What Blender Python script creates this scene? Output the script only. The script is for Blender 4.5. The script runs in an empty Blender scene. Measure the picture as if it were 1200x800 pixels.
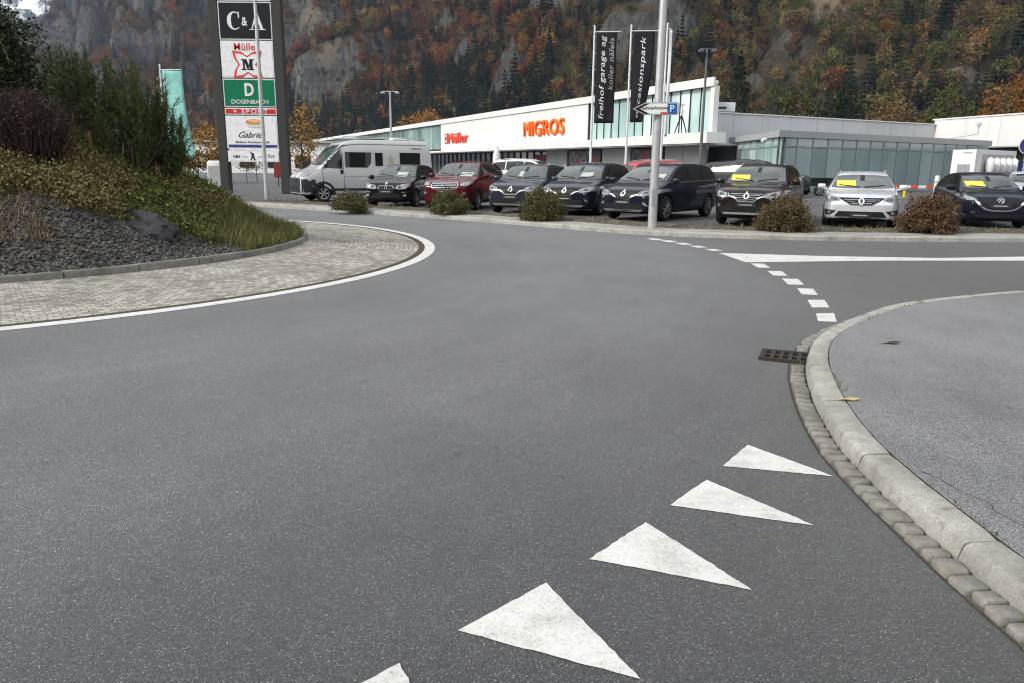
import bpy, bmesh, math, random
import numpy as np
from mathutils import Vector, Matrix, noise
from mathutils.bvhtree import BVHTree
random.seed(7); RNG = np.random.default_rng(7)
S = bpy.context.scene; C = S.collection; R = math.radians; PI = math.pi

# ------------------------------------------------------------------ camera
F_, HZ, CAMH, ROLL = 890.0, 195.0, 1.6, 0.011
PITCH = math.atan((400 - HZ) / F_)
def ray(px, py):
    dx, dy = px - 600, py - 400
    u = (dx + ROLL * dy) / F_; v = -(dy - ROLL * dx) / F_
    return Vector((u, math.cos(PITCH) + v * math.sin(PITCH), -math.sin(PITCH) + v * math.cos(PITCH)))
def at(px, py, z=0.0):
    d = ray(px, py); t = (z - CAMH) / d.z
    return Vector((d.x * t, d.y * t, z))
def atY(px, py, Y):
    d = ray(px, py); t = Y / d.y
    return Vector((d.x * t, Y, CAMH + d.z * t))
cam = bpy.data.cameras.new('camera'); co = bpy.data.objects.new('camera', cam); C.objects.link(co)
cam.sensor_width = 36; cam.lens = F_ / 1200 * 36; cam.clip_start = 0.05; cam.clip_end = 20000
U0 = Vector((0, math.sin(PITCH), math.cos(PITCH))); F0 = Vector((0, math.cos(PITCH), -math.sin(PITCH))); R0 = Vector((1, 0, 0))
rr = math.atan(ROLL)
Rc = R0 * math.cos(rr) + U0 * math.sin(rr); Uc = U0 * math.cos(rr) - R0 * math.sin(rr)
M = Matrix((Rc, Uc, -F0)).transposed().to_4x4(); M.translation = (0, 0, CAMH)
co.matrix_world = M; S.camera = co

# ------------------------------------------------------------------ materials
def new_mat(name):
    m = bpy.data.materials.new(name); m.use_nodes = True
    nt = m.node_tree; return m, nt, nt.nodes['Principled BSDF']
class NB:
    def __init__(s, nt): s.nt = nt
    def n(s, typ, ins=None, **kw):
        nd = s.nt.nodes.new(typ)
        for k, v in kw.items(): setattr(nd, k, v)
        for k, v in (ins or {}).items():
            if hasattr(v, 'is_output') and v.is_output: s.nt.links.new(v, nd.inputs[k])
            else: nd.inputs[k].default_value = v
        return nd
    def ramp(s, fac, stops, interp='LINEAR'):
        nd = s.n('ShaderNodeValToRGB', {0: fac}); r = nd.color_ramp; r.interpolation = interp
        while len(r.elements) > 1: r.elements.remove(r.elements[-1])
        r.elements[0].position = stops[0][0]; c0 = stops[0][1]
        r.elements[0].color = (*c0, 1) if not isinstance(c0, (int, float)) else (c0, c0, c0, 1)
        for p, c in stops[1:]:
            e = r.elements.new(p); e.color = (*c, 1) if not isinstance(c, (int, float)) else (c, c, c, 1)
        return nd.outputs[0]
    def mix(s, fac, a, b, mode='MIX'):
        nd = s.n('ShaderNodeMix', data_type='RGBA', blend_type=mode)
        for i, v in ((0, fac), (6, a), (7, b)):
            if hasattr(v, 'is_output'): s.nt.links.new(v, nd.inputs[i])
            else: nd.inputs[i].default_value = (*v, 1) if isinstance(v, tuple) and len(v) == 3 else v
        return nd.outputs[2]
    def math(s, op, a, b=0.0, c=None):
        nd = s.n('ShaderNodeMath', operation=op)
        for i, v in enumerate((a, b) if c is None else (a, b, c)):
            if hasattr(v, 'is_output'): s.nt.links.new(v, nd.inputs[i])
            else: nd.inputs[i].default_value = v
        return nd.outputs[0]
    def noise(s, vec, scale, detail=3, rough=.55, dist=0.0):
        return s.n('ShaderNodeTexNoise', {'Vector': vec, 'Scale': scale, 'Detail': detail, 'Roughness': rough, 'Distortion': dist}).outputs[0]
    def pos(s): return s.n('ShaderNodeTexCoord').outputs['Object']
    def wpos(s): return s.n('ShaderNodeNewGeometry').outputs['Position']
    def bump(s, h, strength=.3, dist=.01):
        return s.n('ShaderNodeBump', {'Height': h, 'Strength': strength, 'Distance': dist}).outputs[0]
    def scale(s, vec, xyz): return s.n('ShaderNodeMapping', {'Vector': vec, 'Scale': xyz}).outputs[0]

_pm = {}
def plain(name, col, rough=.6, metal=0.0, var=.12, vs=6.0, coat=0.0, spec=.22, bump=0.0, world=False):
    """procedural paint / plastic / metal with a little soiling"""
    if name in _pm: return _pm[name]
    m, nt, b = new_mat(name); n = NB(nt)
    v = n.wpos() if world else n.pos()
    f = n.noise(v, vs, 4)
    lo = tuple(c * (1 - var) for c in col); hi = tuple(min(1, c * (1 + var)) for c in col)
    nt.links.new(n.ramp(f, [(.3, lo), (.7, hi)]), b.inputs['Base Color'])
    b.inputs['Metallic'].default_value = metal
    nt.links.new(n.ramp(n.noise(v, vs * 2.3, 3), [(.3, max(.02, rough - .06)), (.7, min(1, rough + .08))]), b.inputs['Roughness'])
    b.inputs['Coat Weight'].default_value = coat; b.inputs['Coat Roughness'].default_value = .04
    b.inputs['Specular IOR Level'].default_value = spec
    if bump: nt.links.new(n.bump(n.noise(v, vs * 8, 4), bump, .01), b.inputs['Normal'])
    _pm[name] = m; return m

def asphalt(name, dark, light, speck, tone=1.0, sp_cut=.80, patch=.28, sheen=.0, lane=False):
    m, nt, b = new_mat(name); n = NB(nt); v = n.wpos()
    vo = n.n('ShaderNodeTexVoronoi', {'Vector': v, 'Scale': 215.0}, voronoi_dimensions='2D', feature='F1')
    rnd = n.n('ShaderNodeSeparateColor', {0: vo.outputs['Color']}).outputs[0]
    base = n.ramp(rnd, [(0, tuple(c * .35 for c in dark)), (.3, tuple(c * .75 for c in dark)), (.62, dark), (sp_cut + .06, light), (.95, tuple(c * 1.25 for c in light)), (.985, speck), (1, tuple(min(1, c * 1.3) for c in speck))])
    fine = n.noise(v, 300, 3, .7)
    base = n.mix(.85, base, n.ramp(fine, [(.34, .18), (.66, .86)]), 'OVERLAY')
    big = n.noise(v, .35, 5, .6)
    mid = n.noise(n.scale(v, (1.0, .45, 1)), 2.4, 5, .65)
    tone_f = n.math('ADD', n.math('MULTIPLY', big, .6), n.math('MULTIPLY', mid, .4))
    t = n.ramp(tone_f, [(.32, 1 - patch), (.5, 1.0), (.68, 1 + patch * .8)])
    base = n.mix(1.0, base, t, 'MULTIPLY')
    if lane:     # painted light gradient, brighter round island, darker towards viewer; faint wheel tracks
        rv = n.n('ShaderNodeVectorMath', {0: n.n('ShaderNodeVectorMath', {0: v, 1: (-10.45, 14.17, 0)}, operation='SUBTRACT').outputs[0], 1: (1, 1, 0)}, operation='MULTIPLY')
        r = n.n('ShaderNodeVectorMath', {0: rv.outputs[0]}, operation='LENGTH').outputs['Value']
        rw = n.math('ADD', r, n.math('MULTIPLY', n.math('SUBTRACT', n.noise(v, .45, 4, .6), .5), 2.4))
        light_and_wear = n.ramp(n.math('MULTIPLY', n.math('SUBTRACT', rw, 9), .1), [(.0, 1.22), (.10, 1.14), (.22, 1.40), (.32, 1.24), (.42, 1.26), (.56, .84), (.70, .60), (.95, .50)])
        base = n.mix(1.0, base, light_and_wear, 'MULTIPLY')
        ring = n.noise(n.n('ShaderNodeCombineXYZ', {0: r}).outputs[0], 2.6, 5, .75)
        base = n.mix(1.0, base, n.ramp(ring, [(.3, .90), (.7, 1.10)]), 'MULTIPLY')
    # small dark tar / oil / leaf stains
    st = n.noise(v, 7.5, 2, .5)
    base = n.mix(n.ramp(st, [(.70, 0), (.74, .6)]), base, tuple(c * .35 for c in dark))
    nt.links.new(base, b.inputs['Base Color'])
    b.inputs['Sheen Weight'].default_value = sheen; b.inputs['Sheen Roughness'].default_value = .45; b.inputs['Sheen Tint'].default_value = (1, 1, 1, 1)
    nt.links.new(n.ramp(mid, [(.3, .56), (.7, .74)]), b.inputs['Roughness'])
    b.inputs['Specular IOR Level'].default_value = .42
    hgt = n.math('SUBTRACT', n.math('MULTIPLY', fine, .35), vo.outputs['Distance'])
    nt.links.new(n.bump(hgt, .55, .006), b.inputs['Normal'])
    return m
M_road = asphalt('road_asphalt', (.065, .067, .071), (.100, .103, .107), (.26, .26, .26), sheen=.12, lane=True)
M_pave = asphalt('pavement_asphalt', (.175, .176, .180), (.225, .227, .231), (.34, .34, .34), sp_cut=.7, patch=.34)
M_lot = asphalt('parking_asphalt', (.075, .075, .078), (.12, .12, .123), (.22, .22, .22))
def marking():
    m, nt, b = new_mat('road_paint'); n = NB(nt); v = n.wpos()
    d = n.noise(v, 5, 6, .7); f = n.noise(v, 60, 4, .7); g = n.noise(v, 160, 2)
    col = n.ramp(d, [(.30, (.38, .375, .36)), (.46, (.52, .515, .495)), (.7, (.60, .595, .58))])
    col = n.mix(n.ramp(f, [(.36, .42), (.48, 0)]), col, (.30, .295, .285))
    w = n.math('MULTIPLY', n.ramp(g, [(.60, 0), (.66, 1)]), n.ramp(d, [(.45, .8), (.66, .12)]))
    col = n.mix(w, col, (.13, .13, .135))
    nt.links.new(col, b.inputs['Base Color']); b.inputs['Roughness'].default_value = .7
    nt.links.new(n.bump(g, .3, .004), b.inputs['Normal']); return m
M_paint = marking()
def stone(name, a, c, sc=18.0, moss=None):
    m, nt, b = new_mat(name); n = NB(nt); v = n.wpos()
    f = n.noise(v, sc, 6, .7); g = n.noise(v, sc * 9, 3, .7); big = n.noise(v, sc * .12, 4, .6)
    col = n.ramp(f, [(.3, a), (.7, c)])
    col = n.mix(.55, col, n.ramp(g, [(.3, .2), (.7, .85)]), 'OVERLAY')
    col = n.mix(n.ramp(big, [(.45, 0), (.7, .55)]), col, tuple(x * .55 for x in a))
    if moss: col = n.mix(n.ramp(n.noise(v, sc * .5, 5, .7), [(.55, 0), (.66, .7)]), col, moss)
    oi = n.n('ShaderNodeObjectInfo').outputs['Random']
    nt.links.new(col, b.inputs['Base Color']); b.inputs['Roughness'].default_value = .85
    nt.links.new(n.bump(g, .5, .006), b.inputs['Normal']); return m
M_granite = stone('granite_kerb', (.22, .215, .19), (.38, .375, .34), 14, (.12, .108, .078))
M_sett = stone('granite_setts', (.13, .125, .11), (.25, .24, .215), 22, (.10, .09, .05))
M_kerbdark = stone('weathered_concrete', (.13, .125, .115), (.24, .23, .21), 10, (.05, .06, .025))
M_conc = stone('concrete', (.20, .195, .185), (.31, .30, .285), 6)
M_joint = plain('joint_dirt', (.055, .048, .036), .95, vs=40, var=.4, world=True)
M_soil = plain('verge_soil', (.085, .075, .055), .95, vs=9, var=.55, bump=.8, world=True)
def cobble():
    m, nt, b = new_mat('cobble_paving'); n = NB(nt)
    uv = n.n('ShaderNodeTexCoord').outputs['UV']
    wob = n.noise(uv, 3.0, 3)
    uvd = n.n('ShaderNodeVectorMath', {0: uv, 1: n.n('ShaderNodeVectorMath', {0: n.n('ShaderNodeTexNoise', {'Vector': uv, 'Scale': 5.0}).outputs[1], 'Scale': .05}, operation='SCALE').outputs[0]}, operation='ADD').outputs[0]
    br = n.n('ShaderNodeTexBrick', {'Vector': uvd, 'Color1': (.0, .0, .0, 1), 'Color2': (1, 1, 1, 1), 'Mortar': (.5, .5, .5, 1), 'Scale': 1.0, 'Mortar Size': .008, 'Mortar Smooth': .6, 'Bias': 0.0, 'Brick Width': .125, 'Row Height': .092})
    br.offset = .5; br.offset_frequency = 2; br.squash = 1.0
    vor = n.n('ShaderNodeTexVoronoi', {'Vector': uvd, 'Scale': 5.0}, voronoi_dimensions='2D')
    r1 = n.n('ShaderNodeSeparateColor', {0: br.outputs['Color']}).outputs[0]
    col = n.ramp(r1, [(0, (.21, .195, .165)), (.35, (.30, .285, .245)), (.7, (.37, .355, .31)), (1, (.44, .42, .37))])
    big = n.noise(uv, .9, 5, .65)
    col = n.mix(1.0, col, n.ramp(big, [(.3, .48), (.5, .80), (.7, 1.0)]), 'MULTIPLY')
    col = n.mix(.45, col, n.ramp(n.noise(uv, 40, 3, .7), [(.3, .25), (.7, .8)]), 'OVERLAY')
    col = n.mix(n.math('MULTIPLY', br.outputs['Fac'], .75), col, (.12, .11, .085))
    nt.links.new(col, b.inputs['Base Color']); b.inputs['Roughness'].default_value = .88
    h = n.math('SUBTRACT', n.math('MULTIPLY', n.noise(uv, 30, 3), .3), br.outputs['Fac'])
    nt.links.new(n.bump(h, .8, .02), b.inputs['Normal']); return m
M_cobble = cobble()
def leafmat(name, stops, rough=.7, trans=.0):
    """colour varied leaf by leaf"""
    m, nt, b = new_mat(name); n = NB(nt)
    g = n.n('ShaderNodeNewGeometry'); v = n.pos()
    r = g.outputs['Random Per Island']
    k = n.math('ADD', n.math('MULTIPLY', r, .6), n.math('MULTIPLY', n.noise(v, 1.7, 3), .4))
    nt.links.new(n.ramp(k, stops), b.inputs['Base Color']); b.inputs['Roughness'].default_value = rough
    b.inputs['Specular IOR Level'].default_value = .25
    if trans: b.inputs['Subsurface Weight'].default_value = 0
    return m
M_bark = plain('bark', (.10, .08, .06), .9, vs=20, var=.4, bump=.6)
M_pine = leafmat('pine_needles', [(.2, (.02, .032, .012)), (.5, (.055, .08, .022)), (.8, (.13, .15, .05))])
M_ivy = leafmat('ivy_leaves', [(.2, (.010, .016, .007)), (.5, (.022, .034, .012)), (.85, (.055, .07, .022))], .5)
M_purple = leafmat('purple_twigs', [(.2, (.022, .014, .014)), (.6, (.05, .032, .03)), (.9, (.09, .06, .05))])
M_heath = leafmat('brown_ground_cover', [(.15, (.05, .048, .018)), (.4, (.13, .12, .04)), (.62, (.20, .145, .068)), (.9, (.21, .22, .065))])
M_green = leafmat('green_ground_cover', [(.15, (.022, .032, .008)), (.5, (.095, .12, .026)), (.8, (.19, .20, .045)), (1, (.30, .27, .09))])
M_grass = leafmat('mixed_grass', [(.15, (.05, .06, .015)), (.5, (.11, .12, .03)), (.75, (.21, .19, .075)), (1, (.33, .27, .15))])
M_straw = leafmat('dry_straw', [(.2, (.09, .07, .04)), (.6, (.18, .135, .075)), (1, (.27, .21, .125))])
M_bush = leafmat('dwarf_shrub_leaves', [(.15, (.028, .034, .012)), (.45, (.075, .078, .028)), (.7, (.13, .115, .045)), (.95, (.18, .11, .06))])
M_bushr = leafmat('reddish_shrub_leaves', [(.15, (.032, .028, .013)), (.45, (.09, .07, .032)), (.7, (.15, .10, .05)), (.95, (.15, .15, .05))])
M_gold = leafmat('golden_leaves', [(.15, (.12, .06, .012)), (.5, (.26, .14, .03)), (.85, (.40, .25, .06))])
M_gravel = leafmat('dark_gravel', [(.15, (.018, .018, .019)), (.45, (.045, .045, .046)), (.7, (.10, .099, .10)), (.9, (.20, .20, .21)), (1, (.42, .42, .42))], .75)
M_boulder = stone('dark_boulder', (.018, .018, .021), (.052, .052, .057), 5)

# ------------------------------------------------------------------ mesh helpers
def link(o, parent=None):
    C.objects.link(o)
    if parent is not None: o.parent = parent
    return o
def tag(o, label=None, cat=None, group=None, kind=None):
    if label: o['label'] = label
    if cat: o['category'] = cat
    if group: o['group'] = group
    if kind: o['kind'] = kind
    return o
def thing(name, label, cat, loc=(0, 0, 0), rz=0.0, group=None):
    o = bpy.data.objects.new(name, None); o.empty_display_size = .3
    link(o); o.location = loc; o.rotation_euler = (0, 0, rz); return tag(o, label, cat, group)
def mesh_obj(name, me, mats, parent=None, smooth=None, loc=None):
    for m in (mats if isinstance(mats, (list, tuple)) else [mats]): me.materials.append(m)
    if smooth is not None:
        me.polygons.foreach_set('use_smooth', [True] * len(me.polygons))
        me.set_sharp_from_angle(angle=R(smooth))
    o = bpy.data.objects.new(name, me); link(o, parent)
    if loc is not None: o.location = loc
    return o
class MB:
    def __init__(s): s.v = []; s.f = []; s.mi = []; s.m = 0
    def add(s, vs, fs):
        k = len(s.v); s.v += [tuple(p) for p in vs]
        for f in fs: s.f.append(tuple(i + k for i in f)); s.mi.append(s.m)
        return s
    def box(s, c, d, rz=0.0, mat=None, bev=0.0):
        x, y, z = d[0] / 2, d[1] / 2, d[2] / 2
        if bev:
            b = bev
            prof = [(x - b, y), (x, y - b), (x, -y + b), (x - b, -y), (-x + b, -y), (-x, -y + b), (-x, y - b), (-x + b, y)][::-1]
            P = []; n = 8
            for zz, k in ((-z, 1), (-z + b, 0), (z - b, 0), (z, 1)):
                for (a, q) in prof: P.append((a - math.copysign(b, a) * k * .7, q - math.copysign(b, q) * k * .7, zz))
            Fs = [tuple(range(n))[::-1], tuple(range(3 * n, 4 * n))]
            for l in range(3):
                for i in range(n): Fs.append((l * n + i, l * n + (i + 1) % n, (l + 1) * n + (i + 1) % n, (l + 1) * n + i))
        else:
            P = [(-x, -y, -z), (x, -y, -z), (x, y, -z), (-x, y, -z), (-x, -y, z), (x, -y, z), (x, y, z), (-x, y, z)]
            Fs = [(3, 2, 1, 0), (4, 5, 6, 7), (0, 1, 5, 4), (1, 2, 6, 5), (2, 3, 7, 6), (3, 0, 4, 7)]
        mt = mat or Matrix.Rotation(rz, 3, 'Z'); c = Vector(c)
        return s.add([c + mt @ Vector(p) for p in P], Fs)
    def cyl(s, a, b, r0, r1=None, n=12, cap=True):
        a = Vector(a); b = Vector(b); r1 = r0 if r1 is None else r1
        d = (b - a); q = d.to_track_quat('Z', 'Y').to_matrix()
        P = [a + q @ Vector((r0 * math.cos(2 * PI * i / n), r0 * math.sin(2 * PI * i / n), 0)) for i in range(n)] + \
            [b + q @ Vector((r1 * math.cos(2 * PI * i / n), r1 * math.sin(2 * PI * i / n), 0)) for i in range(n)]
        Fs = [(i, (i + 1) % n, n + (i + 1) % n, n + i) for i in range(n)]
        if cap: Fs += [tuple(range(n))[::-1], tuple(range(n, 2 * n))]
        return s.add(P, Fs)
    def tube(s, pts, rad, n=6):
        for i in range(len(pts) - 1):
            ra = rad[i] if isinstance(rad, (list, tuple)) else rad
            rb = rad[i + 1] if isinstance(rad, (list, tuple)) else rad
            s.cyl(pts[i], pts[i + 1], ra, rb, n)
        return s
    def lathe(s, prof, n=24, axis='Z', c=(0, 0, 0)):
        c = Vector(c); P = []; k = len(prof)
        for i in range(n):
            a = 2 * PI * i / n
            for r, h in prof:
                p = (r * math.cos(a), r * math.sin(a), h) if axis == 'Z' else (r * math.cos(a), h, r * math.sin(a)) if axis == 'Y' else (h, r * math.cos(a), r * math.sin(a))
                P.append(c + Vector(p))
        Fs = []
        for i in range(n):
            j = (i + 1) % n
            for q in range(k - 1):
                f = (i * k + q, j * k + q, j * k + q + 1, i * k + q + 1)
                Fs.append(f[::-1] if axis == 'Y' else f)
        return s.add(P, Fs)
    def prism(s, poly, z0, z1):
        n = len(poly); P = [(x, y, z0) for x, y in poly] + [(x, y, z1) for x, y in poly]
        return s.add(P, [tuple(range(n))[::-1], tuple(range(n, 2 * n))] + [(i, (i + 1) % n, n + (i + 1) % n, n + i) for i in range(n)])
    def plate(s, poly, O, ux, uz, nrm, t):
        """polygon (a, b) in plane O + a*ux + b*uz, thickness t along nrm"""
        O, ux, uz, nrm = Vector(O), Vector(ux), Vector(uz), Vector(nrm); n = len(poly)
        P = [O + ux * a + uz * b for a, b in poly] + [O + ux * a + uz * b + nrm * t for a, b in poly]
        return s.add(P, [tuple(range(n))[::-1], tuple(range(n, 2 * n))] + [(i, (i + 1) % n, n + (i + 1) % n, n + i) for i in range(n)])
    def mesh(s, name, fix=True):
        me = bpy.data.meshes.new(name); me.from_pydata(s.v, [], s.f)
        me.polygons.foreach_set('material_index', s.mi)
        if fix:
            bm = bmesh.new(); bm.from_mesh(me); bmesh.ops.recalc_face_normals(bm, faces=bm.faces); bm.to_mesh(me); bm.free()
        me.update(); return me
    def build(s, name, mats, parent=None, smooth=None, loc=None, fix=True):
        return mesh_obj(name, s.mesh(name, fix), mats, parent, smooth, loc)
def np_mesh(name, V, Q):
    """V (n,3) float, Q (m,k) int: constant face size"""
    me = bpy.data.meshes.new(name); m, k = Q.shape
    me.vertices.add(len(V)); me.vertices.foreach_set('co', np.ascontiguousarray(V, dtype=np.float32).ravel())
    me.loops.add(m * k); me.loops.foreach_set('vertex_index', np.ascontiguousarray(Q, dtype=np.int32).ravel())
    me.polygons.add(m); me.polygons.foreach_set('loop_start', np.arange(0, m * k, k, dtype=np.int32))
    me.update(calc_edges=True); me.validate(); return me
def scatter(tv, tf, pos, rot, scl):
    """template verts tv (k,3), faces tf (m,q); pos (n,3), rot (n,3,3), scl (n,3)"""
    n, k = len(pos), len(tv)
    V = np.einsum('nij,nkj->nki', rot, tv[None] * scl[:, None, :]) + pos[:, None, :]
    Q = tf[None] + (np.arange(n) * k)[:, None, None]
    return V.reshape(-1, 3), Q.reshape(-1, tf.shape[1])
def rand_rot(n, tilt=None, rng=RNG):
    """random rotation matrices; tilt limits how far local z leans from up"""
    a = rng.uniform(0, 2 * PI, n); 
    if tilt is None:
        q = rng.normal(size=(n, 4)); q /= np.linalg.norm(q, axis=1)[:, None]; w, x, y, z = q.T
        return np.stack([np.stack([1 - 2 * (y * y + z * z), 2 * (x * y - z * w), 2 * (x * z + y * w)], 1),
                         np.stack([2 * (x * y + z * w), 1 - 2 * (x * x + z * z), 2 * (y * z - x * w)], 1),
                         np.stack([2 * (x * z - y * w), 2 * (y * z + x * w), 1 - 2 * (x * x + y * y)], 1)], 1)
    t = np.abs(rng.normal(0, tilt, n)); b = rng.uniform(0, 2 * PI, n)
    def rz(u): c, s_, o, i = np.cos(u), np.sin(u), np.zeros(len(u)), np.ones(len(u)); return np.stack([np.stack([c, -s_, o], 1), np.stack([s_, c, o], 1), np.stack([o, o, i], 1)], 1)
    def ry(u): c, s_, o, i = np.cos(u), np.sin(u), np.zeros(len(u)), np.ones(len(u)); return np.stack([np.stack([c, o, s_], 1), np.stack([o, i, o], 1), np.stack([-s_, o, c], 1)], 1)
    return rz(b) @ ry(t) @ rz(a)
LEAF_V = np.array([(-.5, 0, 0), (0, -.28, .06), (.5, 0, 0), (0, .28, .06)], float); LEAF_Q = np.array([(0, 1, 2, 3)])
BLADE_V = np.array([(-.5, 0, 0), (.5, 0, 0), (.32, .25, .55), (-.32, .25, .55), (.02, .8, 1.0), (-.02, .8, 1.0)], float); BLADE_Q = np.array([(0, 1, 2, 3), (3, 2, 4, 5)])
def leaves_mesh(name, P, size, jit=.4, rot=None, rng=RNG):
    n = len(P); s = size * rng.uniform(1 - jit, 1 + jit, n)
    V, Q = scatter(LEAF_V, LEAF_Q, P, rand_rot(n, rng=rng) if rot is None else rot, np.stack([s, s, s], 1)); return np_mesh(name, V, Q)
def clump_points(n, k, rad, rng, spread=.28, shell=.55):
    """points in k clumps spread through an ellipsoid"""
    d = rng.normal(size=(k, 3)); d /= np.linalg.norm(d, axis=1)[:, None]
    c = d * (rng.uniform(shell, 1.0, k) ** .6)[:, None]
    i = rng.integers(0, k, n); sz = rng.uniform(.6, 1.3, k)[i]
    return (c[i] + rng.normal(size=(n, 3)) * (spread * sz)[:, None]) * np.array(rad)
_txt = {}
def text_mesh(txt, size=1.0, bold=0.0, ext=.02, shear=0.0, spacing=1.0, sx=1.0):
    """letters as a solid mesh, centred in x and y"""
    cu = bpy.data.curves.new('lettering', 'FONT'); cu.body = txt; cu.size = size; cu.offset = bold; cu.extrude = ext
    cu.shear = shear; cu.space_character = spacing; cu.align_x = 'CENTER'; cu.align_y = 'CENTER'; cu.resolution_u = 4
    o = bpy.data.objects.new('lettering', cu); C.objects.link(o)
    dg = bpy.context.evaluated_depsgraph_get(); me = bpy.data.meshes.new_from_object(o.evaluated_get(dg))
    bpy.data.objects.remove(o); bpy.data.curves.remove(cu)
    xs = [v.co.x for v in me.vertices]; ys = [v.co.y for v in me.vertices]
    cx, cy = (min(xs) + max(xs)) / 2, (min(ys) + max(ys)) / 2
    for v in me.vertices: v.co.x = (v.co.x - cx) * sx; v.co.y -= cy
    me.materials.clear(); return me
def put_text(name, txt, O, ux, uz, mat, parent=None, width=None, height=None, rot=0.0, **kw):
    me = text_mesh(txt, **kw); ux, uz = Vector(ux).normalized(), Vector(uz).normalized(); nr = ux.cross(uz)
    xs = [v.co.x for v in me.vertices]; ys = [v.co.y for v in me.vertices]
    w, h = max(xs) - min(xs), max(ys) - min(ys)
    fx = width / w if width else (height / h if height else 1); fy = height / h if height else fx
    c, s_ = math.cos(rot), math.sin(rot); O = Vector(O)
    for v in me.vertices:
        a, b = v.co.x * fx, v.co.y * fy; a, b = a * c - b * s_, a * s_ + b * c
        v.co = O + ux * a + uz * b + nr * v.co.z
    return mesh_obj(name, me, mat, parent)
def spline(pts, step=.25):
    """Catmull-Rom through 2D points, resampled evenly"""
    P = [Vector((*p, 0)) for p in pts]; out = []
    for i in range(len(P) - 1):
        p0 = P[max(0, i - 1)]; p1, p2 = P[i], P[i + 1]; p3 = P[min(len(P) - 1, i + 2)]
        for k in range(24):
            t = k / 24
            out.append(.5 * ((2 * p1) + (p2 - p0) * t + (2 * p0 - 5 * p1 + 4 * p2 - p3) * t * t + (3 * p1 - p0 - 3 * p2 + p3) * t ** 3))
    out.append(P[-1]); d = [0]
    for i in range(1, len(out)): d.append(d[-1] + (out[i] - out[i - 1]).length)
    n = max(2, int(d[-1] / step)); res = []; j = 0
    for i in range(n + 1):
        s = d[-1] * i / n
        while j < len(d) - 2 and d[j + 1] < s: j += 1
        f = (s - d[j]) / max(1e-9, d[j + 1] - d[j]); res.append(out[j].lerp(out[j + 1], f))
    return res
def normals2(P):
    N = []
    for i in range(len(P)):
        t = (P[min(i + 1, len(P) - 1)] - P[max(i - 1, 0)]).normalized(); N.append(Vector((t.y, -t.x, 0)))   # to the right of travel
    return N
def sweep(P, prof, wob=0.0):
    N = normals2(P); V = []; k = len(prof)
    for p, n in zip(P, N):
        for o, z in prof:
            V.append(p + n * o + Vector((0, 0, z + random.uniform(-wob, wob))))
    Fs = [(i * k + j, i * k + j + 1, (i + 1) * k + j + 1, (i + 1) * k + j) for i in range(len(P) - 1) for j in range(k - 1)]
    return MB().add(V, Fs)
# ------------------------------------------------------------------ ground, road, kerbs
def grid_sheet(name, x0, x1, y0, y1, z, nx, ny, mat, kind='structure'):
    mb = MB(); V = [(x0 + (x1 - x0) * i / nx, y0 + (y1 - y0) * j / ny, z) for j in range(ny + 1) for i in range(nx + 1)]
    mb.add(V, [(j * (nx + 1) + i, j * (nx + 1) + i + 1, (j + 1) * (nx + 1) + i + 1, (j + 1) * (nx + 1) + i) for j in range(ny) for i in range(nx)])
    return tag(mb.build(name, mat), kind=kind)
M_ground = plain('valley_ground', (.10, .10, .07), .95, vs=.05, var=.4, world=True)
grid_sheet('ground', -6000, 6000, -3000, 9000, -.06, 8, 8, M_ground)
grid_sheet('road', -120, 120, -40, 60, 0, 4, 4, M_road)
# far kerb: travels right to left so that its right hand side is the parking
far_pts = [(90, 24), (50, 20.6), (28, 18.7), (18, 18.0), (11.93, 17.72), (8.87, 17.6), (5.93, 17.72), (3.29, 18.56), (1.12, 20.4), (-1.31, 22.7), (-4.17, 24.9), (-8.13, 27.9), (-14, 31.6), (-22, 36.2), (-40, 45), (-80, 62)]
FK = spline(far_pts, .35)
kerb = sweep(FK, [(-.02, -.02), (0, .085), (.03, .112), (.16, .118), (.17, .105), (.18, .118)], .003)
tag(kerb.build('far_kerb', M_granite), kind='structure')
walk = sweep(FK, [(.18, .118), (.5, .121), (1.02, .118), (1.04, .10)], .004)
tag(walk.build('kerb_strip', M_conc), kind='structure')
vg = sweep(FK, [(1.0, .10), (1.15, .145), (1.5, .17), (1.95, .15), (2.2, .06)], .03)
tag(vg.build('planting_verge', M_soil), kind='structure')
NF = normals2(FK)
lot = MB(); LV = []
for p, n in zip(FK, NF):
    for q in (2.1, 12, 30, 90): LV.append(p + n * q + Vector((0, 0, .082)))
lot.add([(v.x, v.y, .082) for v in LV], [(i * 4 + j, i * 4 + j + 1, (i + 1) * 4 + j + 1, (i + 1) * 4 + j) for i in range(0) for j in range(3)])
lot = MB(); line = [p + n * 2.1 for p, n in zip(FK, NF)]
ring = [(p.x, p.y) for p in line] + [(-80, 300), (90, 300)]
lotbm = bmesh.new(); vs = [lotbm.verts.new((x, y, .082)) for x, y in ring]; f = lotbm.faces.new(vs)
bmesh.ops.recalc_face_normals(lotbm, faces=lotbm.faces); 
if lotbm.faces[:][0].normal.z < 0: bmesh.ops.reverse_faces(lotbm, faces=lotbm.faces)
bmesh.ops.triangulate(lotbm, faces=lotbm.faces)
lme = bpy.data.meshes.new('parking_lot'); lotbm.to_mesh(lme); lotbm.free()
tag(mesh_obj('parking_lot', lme, M_lot), kind='structure')
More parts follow.
